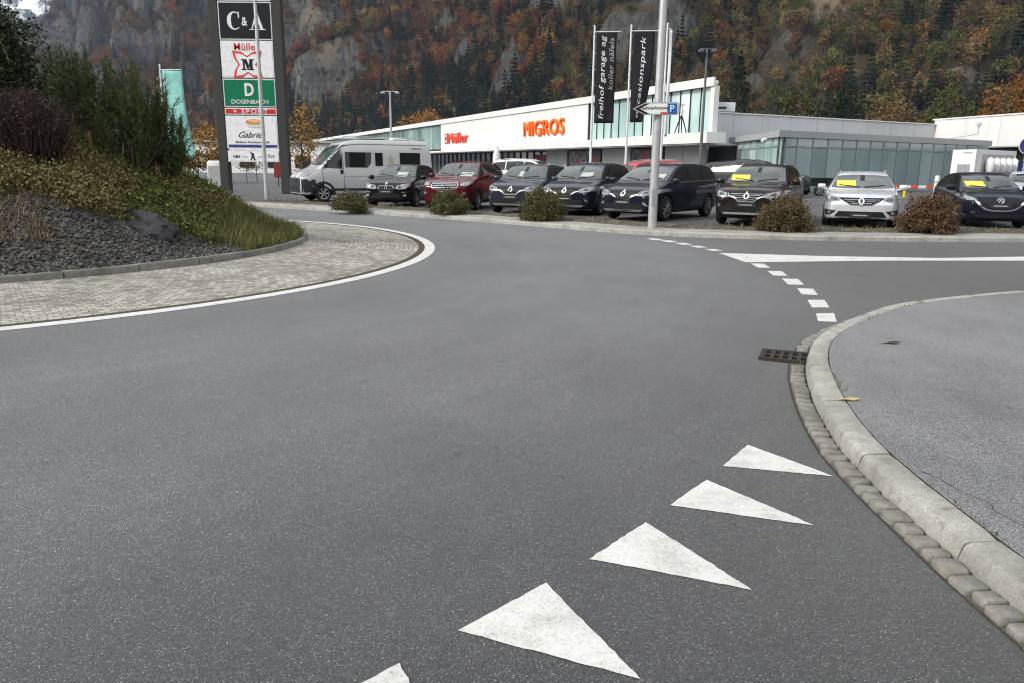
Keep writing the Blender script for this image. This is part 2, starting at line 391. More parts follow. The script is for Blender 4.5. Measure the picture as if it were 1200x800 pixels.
# litter of bark and dead leaves on the verge
n = 9000; k = RNG.integers(0, len(FK) - 1, n); o = RNG.uniform(1.08, 2.15, n)
VP = np.array([(FK[i].x + NF[i].x * q, FK[i].y + NF[i].y * q, .16 + random.uniform(-.03, .035)) for i, q in zip(k, o)])
VP += np.stack([RNG.uniform(-.2, .2, n), RNG.uniform(-.05, .05, n), np.zeros(n)], 1)
tag(mesh_obj('dead_leaves', leaves_mesh('dead_leaves', VP, .055, rot=rand_rot(n, .5)), M_straw), kind='stuff')
n = 7000; k = RNG.integers(0, len(FK) - 1, n); o = RNG.uniform(1.15, 2.0, n)
keep = np.array([noise.noise(Vector((FK[i].x * .6, FK[i].y * .6, 3))) > .05 for i in k])
VP = np.array([(FK[i].x + NF[i].x * q, FK[i].y + NF[i].y * q, .15) for i, q in zip(k, o)])[keep]
s = RNG.uniform(.06, .16, len(VP)); V, Q = scatter(BLADE_V, BLADE_Q, VP, rand_rot(len(VP), .4), np.stack([s * .12, s * .4, s], 1))
tag(mesh_obj('verge_grass', np_mesh('verge_grass', V, Q), M_grass), kind='stuff')

# right hand pavement corner: kerb stones, gutter setts, pavement
kp = [(2.6, -2.5), (2.25, -.5), (2.0, 1.0), (1.9, 2.51), (1.89, 3.22), (1.90, 3.74), (1.96, 4.31), (2.15, 5.16), (2.45, 6.1), (2.87, 6.94), (3.63, 7.88), (4.7, 8.85), (6.77, 9.86), (9.2, 10.6), (14, 11.5), (30, 12.8), (70, 15)]
KP = spline(kp, .03); NK = normals2(KP); acc = [0]
for i in range(1, len(KP)): acc.append(acc[-1] + (KP[i] - KP[i - 1]).length)
def along(s):
    i = min(len(acc) - 2, max(0, int(s / acc[-1] * (len(acc) - 1)))); f = (s - acc[i]) / max(1e-6, acc[i + 1] - acc[i])
    return KP[i].lerp(KP[i + 1], max(0, min(1, f))), NK[i]
kb = MB(); s = 0.0; prof = [(-.012, -.03), (-.008, .03), (.004, .078), (.014, .094), (.032, .103), (.145, .108), (.154, .103), (.158, .06)]
while s < 32:
    L = random.choice((.96, 1.0, 1.0, .5 if s < 9 else 1.0)); m_ = max(3, int(L / .08)); V = []; dz = random.uniform(-.003, .004)
    for j in range(m_ + 1):
        e = .007 if j in (0, m_) else 0
        p, nn = along(s + .006 + (L - .012) * j / m_)
        for o, z in prof:
            V.append(p + nn * (o + random.uniform(-.0022, .0022)) + Vector((0, 0, z - e + dz + random.uniform(-.0016, .0016))))
    k = len(prof); kb.add(V, [(i * k + j, i * k + j + 1, (i + 1) * k + j + 1, (i + 1) * k + j) for i in range(m_) for j in range(k - 1)] + [tuple(range(k)), tuple(range(m_ * k, m_ * k + k))])
    s += L
tag(kb.build('corner_kerb', M_granite, smooth=50), kind='structure')
tag(sweep(KP[::4], [(-.148, .003), (-.10, -.006), (.02, .004), (.03, .05), (.15, .085), (.182, .103)]).build('kerb_bed', M_joint), kind='structure')
GC_ = at(926, 421); gt = MB(); s = .3
while s < 11.2:
    L = random.uniform(.085, .13); p, nn = along(s + L / 2); t = Vector((-nn.y, nn.x, 0))
    if (p - GC_ - nn * .1).length > .30:
        w = random.uniform(.094, .112); h = .02
        ang = math.atan2(t.y, t.x) + random.uniform(-.07, .07)
        cx = -.018 - w / 2 - random.uniform(0, .012); bm_ = Matrix.Rotation(ang, 3, 'Z') @ Matrix.Rotation(random.uniform(-.05, .05), 3, 'X') @ Matrix.Rotation(random.uniform(-.06, .06), 3, 'Y')
        gt.box(p + nn * cx + Vector((0, 0, .004 + random.uniform(-.003, .004))), (L - random.uniform(.012, .026), w, .05), mat=bm_, bev=.009)
    s += L
bmg = bmesh.new(); gme = gt.mesh('gutter_setts'); bmg.from_mesh(gme)
bmesh.ops.subdivide_edges(bmg, edges=bmg.edges, cuts=1, use_grid_fill=True)
for v in bmg.verts: v.co += Vector((noise.noise(v.co * 30), noise.noise(v.co * 30 + Vector((9, 0, 0))), noise.noise(v.co * 30 + Vector((0, 9, 0))))) * .006
bmg.to_mesh(gme); bmg.free()
tag(mesh_obj('gutter_setts', gme, M_sett, smooth=60), kind='structure')
inner = [p + nn * .160 for p, nn in zip(KP[::6], NK[::6])]
pb = bmesh.new(); vs = [pb.verts.new((p.x, p.y, .104)) for p in inner] + [pb.verts.new((70, -6, .104)), pb.verts.new((3, -6, .104))]
f = pb.faces.new(vs); f.normal_update()
if f.normal.z < 0: f.normal_flip()
bmesh.ops.triangulate(pb, faces=pb.faces); pme = bpy.data.meshes.new('pavement'); pb.to_mesh(pme); pb.free()
tag(mesh_obj('pavement', pme, M_pave), kind='structure')
# cracks along the back of the kerb: thin dark recess strips
ck = MB()
def crack(pts, w=.006):
    P = spline(pts, .03); N = normals2(P); V = []
    for i, (p, nn) in enumerate(zip(P, N)):
        j = Vector((random.uniform(-.007, .007), random.uniform(-.007, .007), 0)); ww = w * random.uniform(.25, 1.1)
        V += [p + j - nn * ww + Vector((0, 0, .1068)), p + j + nn * ww + Vector((0, 0, .1068))]
    ck.add(V, [(2 * i, 2 * i + 1, 2 * i + 3, 2 * i + 2) for i in range(len(P) - 1)])
crack([(2.09, 3.66), (2.15, 3.52), (2.16, 3.4), (2.21, 3.28), (2.20, 3.15), (2.24, 3.0), (2.19, 2.88)], .0032)
tag(ck.build('pavement_cracks', M_joint), kind='structure')
# little weeds in the joint behind the kerb and by the drain
VP = []
for i in range(900):
    s0 = random.uniform(1, 15); p, nn = along(s0)
    if noise.noise(Vector((s0 * 1.7, 0, 5))) < .1: continue
    VP.append(tuple(p + nn * (.168 + random.gauss(0, .008)) + Vector((0, 0, .10))))
for i in range(260):
    p, nn = along(8.55 + random.gauss(0, .10)); VP.append(tuple(p + nn * random.uniform(-.10, .0)))
VP = np.array(VP); s = RNG.uniform(.012, .05, len(VP)); V, Q = scatter(BLADE_V, BLADE_Q, VP, rand_rot(len(VP), .7), np.stack([s * .16, s * .6, s], 1))
tag(mesh_obj('joint_weeds', np_mesh('joint_weeds', V, Q), M_grass), kind='stuff')

# ------------------------------------------------------------------ painted markings
def flat(name, polys, mat, z=.004):
    bm = bmesh.new()
    for P in polys:
        f = bm.faces.new([bm.verts.new((p[0], p[1], z)) for p in P]); f.normal_update()
        if f.normal.z < 0: f.normal_flip()
    me = bpy.data.meshes.new(name); bm.to_mesh(me); bm.free()
    return tag(mesh_obj(name, me, mat), kind='structure')
def px(*q): return [at(x, y)[:2] for x, y in q]
def rough_poly(P, amp=.0035, step=.03):
    out = []; P = [Vector((*p, 0)) for p in P]
    for i in range(len(P)):
        a, b_ = P[i], P[(i + 1) % len(P)]; n = max(1, int((b_ - a).length / step))
        for j in range(n): out.append(tuple((a.lerp(b_, j / n) + Vector((random.uniform(-amp, amp), random.uniform(-amp, amp), 0)))[:2]))
    return out
teeth = [px((847, 546), (876, 521), (977, 558)), px((785, 592), (828, 562), (955, 616)), px((690, 655), (757, 612), (881, 691)), px((536, 739), (640, 683), (751, 796))]
d_ = Vector(teeth[3][0]) - Vector(teeth[2][0])
for m_ in (1, 2): teeth.append([tuple(Vector(p) + d_ * m_ * .985) for p in teeth[3]])
for T in teeth: flat('yield_triangle', [rough_poly(T)], M_paint)
D = [px((956, 368), (977, 367.5), (981, 378), (958.5, 377)), px((946, 352), (966, 352), (972, 361), (951.5, 361)), px((934, 338.5), (953, 339), (958.5, 346.5), (939.5, 345.5)), px((916, 327), (935, 327.5), (942.5, 334.5), (923.5, 334)), px((899, 318), (916, 318.3), (923, 323.8), (906, 323.5)), px((879.5, 309.3), (895, 309.6), (903, 314.5), (888, 314.2))]
for cx, cy in ((768, 281), (784, 283.3), (801, 286.2), (818, 289.6), (836, 293.4)): D.append(px((cx - 11, cy - 1.0), (cx + 2, cy - 1.0), (cx + 11, cy + 1.1), (cx - 2, cy + 1.1)))
for q in D: flat('give_way_dash', [rough_poly(q)], M_paint)
flat('lane_taper', [rough_poly(px((842, 297), (960, 300.5), (1100, 303)) + [(14, 15.6), (14, 15.45)] + px((1200, 306), (1040, 306), (874, 308)), .004, .2)], M_paint)
IC, IR = (-10.45, 14.17), 8.95
def arc(r, a0, a1, n, c=IC): return [(c[0] + r * math.cos(a0 + (a1 - a0) * i / n), c[1] + r * math.sin(a0 + (a1 - a0) * i / n)) for i in range(n + 1)]
bm = bmesh.new(); A = arc(IR + .0, 0, 2 * PI, 240)[:-1]; B = arc(IR - .2, 0, 2 * PI, 240)[:-1]
va = [bm.verts.new((*p, .004 + 0)) for p in A]; vb = [bm.verts.new((*p, .004)) for p in B]
for i in range(240): j = (i + 1) % 240; bm.faces.new((vb[i], va[i], va[j], vb[j]))
me = bpy.data.meshes.new('edge_line'); bm.to_mesh(me); bm.free(); tag(mesh_obj('edge_line', me, M_paint), kind='structure')
# cobbled apron (polar uv in metres)
KC, KR = (-10.62, 14.75), 6.42
bm = bmesh.new(); uvl = bm.loops.layers.uv.new('UVMap'); NA, NR = 240, 8; Vv = []
for i in range(NA + 1):
    a = 2 * PI * i / NA; o = Vector(KC) + Vector((math.cos(a), math.sin(a))) * (KR - .05); p = Vector(IC) + Vector((math.cos(a), math.sin(a))) * (IR - .30)
    row = []
    for j in range(NR + 1):
        q = o.lerp(p, j / NR); zz = .006 + .045 * (1 - j / NR) + (-.004 if j == NR else 0)
        row.append((bm.verts.new((q.x, q.y, zz)), (a * 7.8, (q - Vector(IC)).length)))
    Vv.append(row)
for i in range(NA):
    for j in range(NR):
        c4 = [Vv[i][j], Vv[i][j + 1], Vv[i + 1][j + 1], Vv[i + 1][j]]; f = bm.faces.new([c[0] for c in c4])
        for l, c in zip(f.loops, c4): l[uvl].uv = c[1]
me = bpy.data.meshes.new('cobbled_apron'); bm.to_mesh(me); bm.free(); tag(mesh_obj('cobbled_apron', me, M_cobble), kind='structure')
bm = bmesh.new(); A = arc(IR - .2, 0, 2 * PI, 200)[:-1]; B = arc(IR - .32, 0, 2 * PI, 200)[:-1]
va = [bm.verts.new((*p, .003)) for p in A]; vb = [bm.verts.new((*p, .0035)) for p in B]
for i in range(200): j = (i + 1) % 200; bm.faces.new((vb[i], va[i], va[j], vb[j]))
me = bpy.data.meshes.new('apron_border'); bm.to_mesh(me); bm.free(); tag(mesh_obj('apron_border', me, M_joint), kind='structure')
# island kerb of short concrete edging stones
ik = MB(); n = 40
for i in range(n):
    a0, a1 = 2 * PI * i / n + .0012, 2 * PI * (i + 1) / n - .0012; V = []; m_ = 6; dz = random.uniform(-.012, .012)
    for j in range(m_ + 1):
        a = a0 + (a1 - a0) * j / m_; c_, s_ = math.cos(a), math.sin(a)
        for r, z in ((KR + .01, .03), (KR, .125), (KR - .015, .145), (KR - .075, .148), (KR - .09, .13), (KR - .09, .03)):
            rj = r + random.uniform(-.004, .004); V.append((KC[0] + rj * c_, KC[1] + rj * s_, z + dz + random.uniform(-.004, .004)))
    ik.add(V, [(p * 6 + q, p * 6 + q + 1, (p + 1) * 6 + q + 1, (p + 1) * 6 + q) for p in range(m_) for q in range(5)] + [tuple(range(6)), tuple(range(m_ * 6, m_ * 6 + 6))])
tag(ik.build('island_kerb', M_kerbdark, smooth=40), kind='structure')

# ------------------------------------------------------------------ drain grate
gp, gn = along(8.9)
c0, c1, c2, c3 = [at(*q) for q in ((893, 423), (945, 431), (960, 414), (907, 411))]
gc = (c0 + c1 + c2 + c3) / 4; gx = ((c1 - c0) + (c2 - c3)).normalized(); gy = Vector((-gx.y, gx.x, 0)); GL, GW = .50, .36; gc.z = .010
M_rust = plain('rusty_iron', (.05, .042, .039), .8, .3, .4, 25, bump=.4)
M_void = plain('dark_void', (.008, .008, .008), .9)
dg_ = thing('drain_grate', 'rusty iron drain grate with slots in the gutter by the kerb', 'drain grate', gc, math.atan2(gx.y, gx.x))
fr = MB()
for sx, sy, lx, ly in ((0, 1, GL, .03), (0, -1, GL, .03), (1, 0, .03, GW - .06), (-1, 0, .03, GW - .06)):
    fr.box((sx * (GL / 2 - .015), sy * (GW / 2 - .015), .005), (lx, ly, .03))
fr.build('frame', M_rust, dg_); MB().box((0, 0, -.004), (GL - .05, GW - .05, .012)).build('pit', M_void, dg_)
n = 6
for i in range(n + 1):
    MB().box((-GL / 2 + .03 + (GL - .06) * i / n, 0, .009), (.034, GW - .062, .014), bev=.003).build('bar', M_rust, dg_)
MB().box((0, 0, .0105), (GL - .062, .03, .013), bev=.003).build('crossbar', M_rust, dg_)
# fallen leaves
for (qx, qy, lab) in ((995, 468, 'pale yellow dead leaf lying on the grey pavement'), (1045, 402, 'dark narrow dead leaf lying on the pavement behind the drain')):
    p = at(qx, qy, .107); w = .075
    mb = MB(); pts = [(-w, 0, 0), (-w * .4, -.02, .012), (w * .3, -.026, .004), (w, 0, .014), (w * .3, .024, .010), (-w * .4, .022, .002)]
    mb.add(pts + [(x, y, z + .002) for x, y, z in pts], [(0, 1, 2, 3, 4, 5)[::-1], (6, 7, 8, 9, 10, 11)] + [(i, (i + 1) % 6, 6 + (i + 1) % 6, 6 + i) for i in range(6)]); mb.tube([(-w - .03, 0, .004), (-w, 0, .003)], .002, 4)
    o = mb.build('fallen_leaf', plain('yellow_dead_leaf', (.42, .34, .16), .8) if qx < 1000 else plain('brown_dead_leaf', (.07, .05, .035), .8), loc=p); tag(o, lab, 'leaf')

# ------------------------------------------------------------------ roundabout mound
def mound_h(x, y):
    r = math.hypot(x - KC[0], y - KC[1]); u = max(0.0, min(1.0, (KR - .08 - r) / 4.7))
    base = .11 + 2.0 * (u * u * (3 - 2 * u)) ** .85
    w = min(1, (KR - r) / .8)
    return base + max(0, w) * (noise.noise(Vector((x * .5, y * .5, 2))) * .16 + noise.noise(Vector((x * 1.7, y * 1.7, 7))) * .05)
mb = MB(); V = [(KC[0], KC[1], mound_h(*KC))]; nr, na = 36, 120
for j in range(1, nr + 1):
    r = (KR - .09) * j / nr
    for i in range(na):
        a = 2 * PI * i / na; x, y = KC[0] + r * math.cos(a), KC[1] + r * math.sin(a); V.append((x, y, mound_h(x, y)))
Fs = [(0, 1 + i, 1 + (i + 1) % na) for i in range(na)] + [(1 + (j - 1) * na + i, 1 + j * na + i, 1 + j * na + (i + 1) % na, 1 + (j - 1) * na + (i + 1) % na) for j in range(1, nr) for i in range(na)]
tag(mb.add(V, Fs).build('island_mound', M_soil, smooth=80), kind='structure')
def on_mound(n, rmax=KR - .12):
    a = RNG.uniform(0, 2 * PI, n); r = rmax * np.sqrt(RNG.uniform(0, 1, n)); x = KC[0] + r * np.cos(a); y = KC[1] + r * np.sin(a)
    k = y < KC[1] + 3.5; return x[k], y[k]
# gravel field faces the camera; bounded by a wavy line
def mh_px(x, y):
    """where a mound point stands in the picture's direction, only to lay out the planting zones"""
    return math.atan2(x, y)
def zone(x, y):
    r = math.hypot(x - KC[0], y - KC[1]); az = math.degrees(math.atan2(x, y)); u = KR - r
    w = noise.noise(Vector((x * .8, y * .8, 11)))
    lim = -19.8 + 1.0 * w - .9 * max(0, u - .6)          # right hand end of the gravel
    d = 2.15 + .35 * w
    if az < lim and u < .35 + (d - .2) * max(0, min(1, (lim - az) / 10.5)) and y < KC[1] - .2: return 'gravel'
    if az > -21.5 + 2 * w and u < 1.6 + .5 * w: return 'grass'
    if w > -.1 or u > 4.2: return 'green'
    return 'heath'
gx_, gy_ = on_mound(95000); Z = [zone(x, y) for x, y in zip(gx_, gy_)]
def pick(z, edge=None): return [(x, y) for x, y, q in zip(gx_, gy_, Z) if q == z]
def ico():
    bm = bmesh.new(); bmesh.ops.create_icosphere(bm, subdivisions=1, radius=.5); v = np.array([x.co[:] for x in bm.verts]); f = np.array([[q.index for q in x.verts] for x in bm.faces]); bm.free(); return v, f
iv, ifc = ico(); iv = iv * (1 + RNG.uniform(-.22, .22, (len(iv), 1)))
P = [(x, y) for x, y in pick('gravel')][:26000]
P = np.array([(x, y, mound_h(x, y) + random.uniform(-.01, .025)) for x, y in P]); n = len(P)
sc = RNG.uniform(.02, .06, n); V, Q = scatter(iv, ifc, P, rand_rot(n), np.stack([sc * RNG.uniform(.8, 1.5, n), sc, sc * RNG.uniform(.5, .9, n)], 1))
tag(mesh_obj('dark_gravel', np_mesh('dark_gravel', V, Q), M_gravel), kind='stuff')
# brown ground cover: short upright sprigs with many tiny leaves
def sprigs(name, pts, h, leaf, per, mat, tilt=.35):
    n = len(pts); base = np.array([(x, y, mound_h(x, y)) for x, y in pts]); rm = rand_rot(n, tilt); hh = h * RNG.uniform(.5, 1.35, n)
    LP = []; 
    for k in range(per):
        t = RNG.uniform(.15, 1.0, n); o = RNG.normal(0, .05, (n, 3)) * np.array([1, 1, .3]); LP.append(base + np.einsum('nij,nj->ni', rm, np.stack([o[:, 0], o[:, 1], hh * t], 1)))
    LP = np.concatenate(LP); me = leaves_mesh(name, LP, leaf, .5)
    return tag(mesh_obj(name, me, mat), kind='stuff')
ph = pick('heath'); sprigs('brown_ground_cover', ph[:15000], .30, .05, 7, M_heath)
pg = pick('green'); sprigs('green_ground_cover', pg[:11000], .20, .062, 7, M_green)
tag(bpy.data.objects['brown_ground_cover'], kind='stuff')
pgr = pick('grass') + [p for i, p in enumerate(ph) if i % 3 == 0] + [p for i, p in enumerate(pg) if i % 3 == 0]
P = np.array([(x + random.gauss(0, .03), y + random.gauss(0, .03), mound_h(x, y)) for x, y in pgr * 2]); n = len(P)
s = RNG.uniform(.10, .27, n); V, Q = scatter(BLADE_V, BLADE_Q, P, rand_rot(n, .45), np.stack([s * .045 + .003, s * .6, s], 1))
tag(mesh_obj('mixed_grass', np_mesh('mixed_grass', V, Q), M_grass), kind='stuff')
gp_ = [p for p in pick('gravel') if noise.noise(Vector((p[0] * 1.3, p[1] * 1.3, 31))) > .28 or KR - math.hypot(p[0] - KC[0], p[1] - KC[1]) > 1.75 + random.uniform(0, .3)]
P = np.array([(x, y, mound_h(x, y)) for x, y in gp_]); n = len(P); s = RNG.uniform(.05, .2, n)
V, Q = scatter(BLADE_V, BLADE_Q, P, rand_rot(n, .6), np.stack([s * .10, s * .7, s], 1))
tag(mesh_obj('dry_grass', np_mesh('dry_grass', V, Q), M_straw), kind='stuff')
# boulder
bm = bmesh.new(); bmesh.ops.create_icosphere(bm, subdivisions=4, radius=.5)
for v in bm.verts:
    q = v.co.copy(); k = 1 + noise.noise(q * 2.2) * .38 + noise.noise(q * 6) * .16 + noise.noise(q * 15) * .06
    v.co = Vector((q.x * .95 * k, q.y * .6 * k, q.z * .36 * k)); v.co.z += -.12 * v.co.x
me = bpy.data.meshes.new('boulder'); bm.to_mesh(me); bm.free()
def hit_mound(qx, qy):
    d = ray(qx, qy); Y = 7.0
    while Y < 24:
        t = Y / d.y; p = Vector((d.x * t, Y, CAMH + d.z * t))
        if math.hypot(p.x - KC[0], p.y - KC[1]) < KR and p.z <= mound_h(p.x, p.y): return p
        Y += .03
    return Vector((KC[0], KC[1], mound_h(*KC)))
bx_, by_, _ = hit_mound(177, 268)
o = mesh_obj('boulder', me, M_boulder, smooth=35, loc=(bx_, by_, mound_h(bx_, by_) + .04)); o.rotation_euler = (0, R(12), R(-25)); tag(o, 'dark flat boulder lying between gravel and brown plants on the roundabout', 'boulder')
# ------------------------------------------------------------------ shrubs on the roundabout
rng = np.random.default_rng(3)
def pine_shrub(px_, py_, Y, H, W, shoots, seed, label):
    rg = np.random.default_rng(seed); x = atY(px_, py_, Y).x; z0 = mound_h(x, Y) - .05
    root = thing('pine_shrub', label, 'shrub', (x, Y, z0), 0, 'dark pine shrubs on the roundabout')
    st = MB(); NP, NRm, NS = [], [], []
    for k in range(shoots):
        a = rg.uniform(0, 2 * PI); f = rg.uniform(0, 1) ** .7; rad = W * f; top = H * (1 - .35 * f * f) * rg.uniform(.55, 1.12)
        if k < 9: f = rg.uniform(.1, .95); rad = W * f; top = H * (1.16 - .28 * f) * rg.uniform(.9, 1.1)
        c, s_ = math.cos(a), math.sin(a); p0 = Vector((c * rad * .15, s_ * rad * .15, .05)); p3 = Vector((c * rad, s_ * rad, top))
        p1 = Vector((c * rad * .6, s_ * rad * .6, top * .25)); p2 = Vector((c * rad * .95, s_ * rad * .95, top * .6)); pts = []
        for i in range(9):
            t = i / 8; pts.append((1 - t) ** 3 * p0 + 3 * (1 - t) ** 2 * t * p1 + 3 * (1 - t) * t * t * p2 + t ** 3 * p3)
        st.tube(pts[::2], [.022, .017, .012, .009, .005], 5)
        for i in range(3, 9):
            if i < 5 and rg.random() < .35: continue
            ends = [pts[i]]
            if i < 8:
                for _ in range(2): ends.append(pts[i] + Vector((rg.normal(0, .12), rg.normal(0, .12), rg.uniform(.05, .2))))
            for e in ends:
                b0 = pts[i - 1]; ax = (e - b0); L = ax.length
                if L < .02: continue
                ax.normalize(); m = int(30)
                t = rg.uniform(0, 1.12, m); base = np.array(b0)[None] + np.array(ax)[None] * (t * L)[:, None]
                dirs = rg.normal(size=(m, 3)) * .8 + np.array(ax)[None] * .9 + np.array([0, 0, .25])[None]; dirs /= np.linalg.norm(dirs, axis=1)[:, None]
                sd = np.cross(dirs, rg.normal(size=(m, 3))); sd /= np.linalg.norm(sd, axis=1)[:, None] + 1e-9
                NRm.append(np.stack([sd, np.cross(dirs, sd), dirs], 2)); NP.append(base); NS.append(rg.uniform(.06, .12, m))
    Pn = np.concatenate(NP); Rn = np.concatenate(NRm); s = np.concatenate(NS)
    V, Q = scatter(np.array([(-.5, 0, 0), (.5, 0, 0), (.15, 0, 1), (-.15, 0, 1)], float), np.array([(0, 1, 2, 3)]), Pn, Rn, np.stack([np.full(len(s), .014), s, s], 1))
    st.build('stem', M_bark, root); mesh_obj('foliage', np_mesh('needles', V, Q), M_pine, root)
    return root
pine_shrub(112, 190, 15.0, 1.50, .72, 34, 1, 'bushy dark pine shrub with upright shoots between purple bush and taller pine')
pine_shrub(160, 190, 14.4, 1.85, .68, 36, 2, 'dark pine shrub with one tall bare shoot, in front of the turquoise flag')
pine_shrub(194, 186, 14.9, 1.35, .55, 26, 3, 'low pine shrub leaning right, right-hand end of the pine row')
pine_shrub(70, 188, 15.6, 1.42, .5, 24, 4, 'dark pine shrub behind the purple bush, left end of the pine row')
# ivy clad tree at the left edge
ix = atY(-6, 120, 13.6).x; iz = mound_h(ix, 13.6)
root = thing('ivy_shrub', 'tall dark ivy covered shrub with drooping twigs at left edge of roundabout', 'shrub', (ix, 13.6, iz), 0)
tr = MB(); tr.tube([(0, 0, -.1), (.05, 0, .8), (-.02, .05, 1.6), (.05, 0, 2.3)], [.12, .1, .08, .04], 8); tr.build('trunk', M_bark, root)
P = clump_points(14000, 60, (.62, .7, 1.1), rng, .2, .5); P[:, 2] += .92
P = P[(P[:, 2] > .0) & (P[:, 2] < 2.2)]
mesh_obj('foliage', leaves_mesh('ivy_foliage', P, .075, .4), M_ivy, root)
tw = MB(); LP = []
for k in range(26):
    a = rng.uniform(-1.2, 1.2); r0 = rng.uniform(.35, .6); zz = rng.uniform(1.3, 1.95); L = rng.uniform(.25, .75); pts = []
    for i in range(6): t = i / 5; pts.append((math.cos(a) * (r0 + L * t), math.sin(a) * (r0 + L * t), zz + .1 * t - .75 * L * t * t)); LP.append(pts[-1])
    tw = MB(); tw.tube(pts, [.008, .007, .006, .005, .004, .003], 4); tw.build('twig', M_bark, root)
LP = np.repeat(np.array(LP), 7, 0) + rng.normal(0, .035, (len(LP) * 7, 3)); mesh_obj('twig_leaves', leaves_mesh('twig_leaves', LP, .05, .4), M_ivy, root)
# purple brown bush: dense bare twigs
def twig_bush(px_, Y, H, W, n, seed):
    rg = np.random.default_rng(seed); x = atY(px_, 150, Y).x; z = mound_h(x, Y); 
    tips = rg.normal(0, 1, (n, 3)) * np.array([W * .5, W * .4, 0]); tips[:, 2] = H * rg.uniform(.55, 1.0, n) * (1 - .25 * (tips[:, 0] / W) ** 2)
    bs = tips * np.array([.55, .55, 0]) + rg.normal(0, .05, (n, 3)); bs[:, 2] = -.03
    d = tips - bs; L = np.linalg.norm(d, axis=1); d /= L[:, None]; sd = np.cross(d, rg.normal(size=(n, 3))); sd /= np.linalg.norm(sd, axis=1)[:, None]
    V, Q = scatter(BLADE_V, BLADE_Q, bs, np.stack([sd, np.cross(d, sd), d], 2), np.stack([np.full(n, .018), L * .15, L], 1))
    m = n * 9; i = rg.integers(0, n, m); t = rg.uniform(.15, 1, m); LPp = bs[i] + d[i] * (L[i] * t)[:, None] + rg.normal(0, .035, (m, 3))
    r = thing('twiggy_bush', 'dense purple brown twiggy bush, almost leafless, beside the ivy shrub', 'bush', (x, Y, z))
    mesh_obj('branch', np_mesh('twigs', V, Q), M_purple, r); mesh_obj('foliage', leaves_mesh('small_leaves', LPp, .04, .5, rng=rg), M_purple, r)
twig_bush(28, 12.9, 1.12, .70, 1500, 5)
# dry flower stalks, one object each
sp = [(x_, rng.uniform(10, 30)) for x_ in (66, 72, 90, 102, 106, 110, 118, 133, 137, 141, 152, 154, 160, 163, 184, 190)]
proto_st = None
for q, (x_, hp) in enumerate(sp):
    Y = 13.9 + rng.uniform(-.3, .5); p = atY(x_, 190, Y); z = mound_h(p.x, Y)
    if proto_st is None:
        proto_st = thing('dry_stalk', 'x', 'dry plant', (p.x, Y, z), 0, 'dry flower stalks in front of the pine shrubs')
        m = MB(); m.tube([(0, 0, -.05), (.01, 0, .3), (.0, .01, .6)], [.006, .005, .004], 5); m.build('stem', M_straw, proto_st)
        m = MB(); m.lathe([(.0, .36), (.016, .4), (.02, .5), (.013, .62), (0, .68)], 7); m.build('seed_head', M_straw, proto_st); o = proto_st
    else:
        o = proto_st.copy(); link(o); o.location = (p.x, Y, z); o.rotation_euler = (rng.normal(0, .08), rng.normal(0, .1), rng.uniform(0, 6))
        for ch in proto_st.children: c = ch.copy(); link(c, o)
    o.scale = (.6, .6, rng.uniform(.55, .95)); o['label'] = 'thin dry straw coloured flower stalk standing before the dark pine shrubs'

M_rustb = leafmat('rust_shrub_leaves', [(.15, (.035, .018, .010)), (.45, (.10, .055, .028)), (.7, (.15, .085, .042)), (.95, (.13, .11, .04))])
# ------------------------------------------------------------------ dwarf shrubs on the verge
def verge_shrub(px_, py_, W, H, seed, mat, label, leaf=.045, n=15000):
    p = at(px_, py_, .12); rg = np.random.default_rng(seed); Y = p.y + W * .5; p = Vector((p.x * Y / p.y, Y, .13))
    r = thing('verge_shrub', label, 'shrub', p, 0, 'round dwarf shrubs along the verge')
    k = 150; d = rg.normal(size=(k, 3)); d[:, 2] = np.abs(d[:, 2]) + .05; d /= np.linalg.norm(d, axis=1)[:, None]; rad = np.array([W * .5, W * .5, H]) * rg.uniform(.72, 1.06, k)[:, None]
    tips = d * rad; m = MB()
    for t in tips[:80]: m.tube([(0, 0, -.03), (t[0] * .6, t[1] * .6, t[2] * .55), tuple(t)], [.010, .007, .003], 4)
    m.build('branch', M_bark, r)
    # leafy sprays: leaves strung along arching shoots, denser at the skin, shoots poking out
    i = rg.integers(0, k, n); t = rg.uniform(.45, 1.0, n) ** .7; LPp = tips[i] * t[:, None] + rg.normal(0, 1, (n, 3)) * (W * .045); LPp[:, 2] = np.abs(LPp[:, 2])
    sh = tips[rg.integers(0, k, 70)]; q = np.repeat(sh, 14, 0); tt = rg.uniform(.85, 1.10, len(q)); ext = q * tt[:, None] + np.array([0, 0, .04]) * (tt[:, None] - .85) * 6 + rg.normal(0, .012, q.shape)
    LPp = np.concatenate([LPp, ext]); LPp[:, 2] = np.maximum(LPp[:, 2], .0)
    mesh_obj('foliage', leaves_mesh('shrub_foliage', LPp, leaf, .5, rng=rg), mat, r)
verge_shrub(411, 248, 1.35, .58, 11, M_bush, 'low green dwarf shrub on the verge in front of the camper van')
verge_shrub(527, 253, 1.28, .72, 12, M_bush, 'green dwarf shrub on the verge before the red car')
verge_shrub(635, 260.5, 1.34, .93, 13, M_bush, 'tallest dark olive dwarf shrub, before the dark grey car', .045, 19000)
verge_shrub(918, 274, 1.42, .84, 14, M_bushr, 'reddish green spiky dwarf shrub before the dark brown car', .045, 18000)
verge_shrub(1085, 276, 1.5, .92, 15, M_rustb, 'rust brown dwarf shrub on the verge between silver and dark blue cars', .045, 20000)

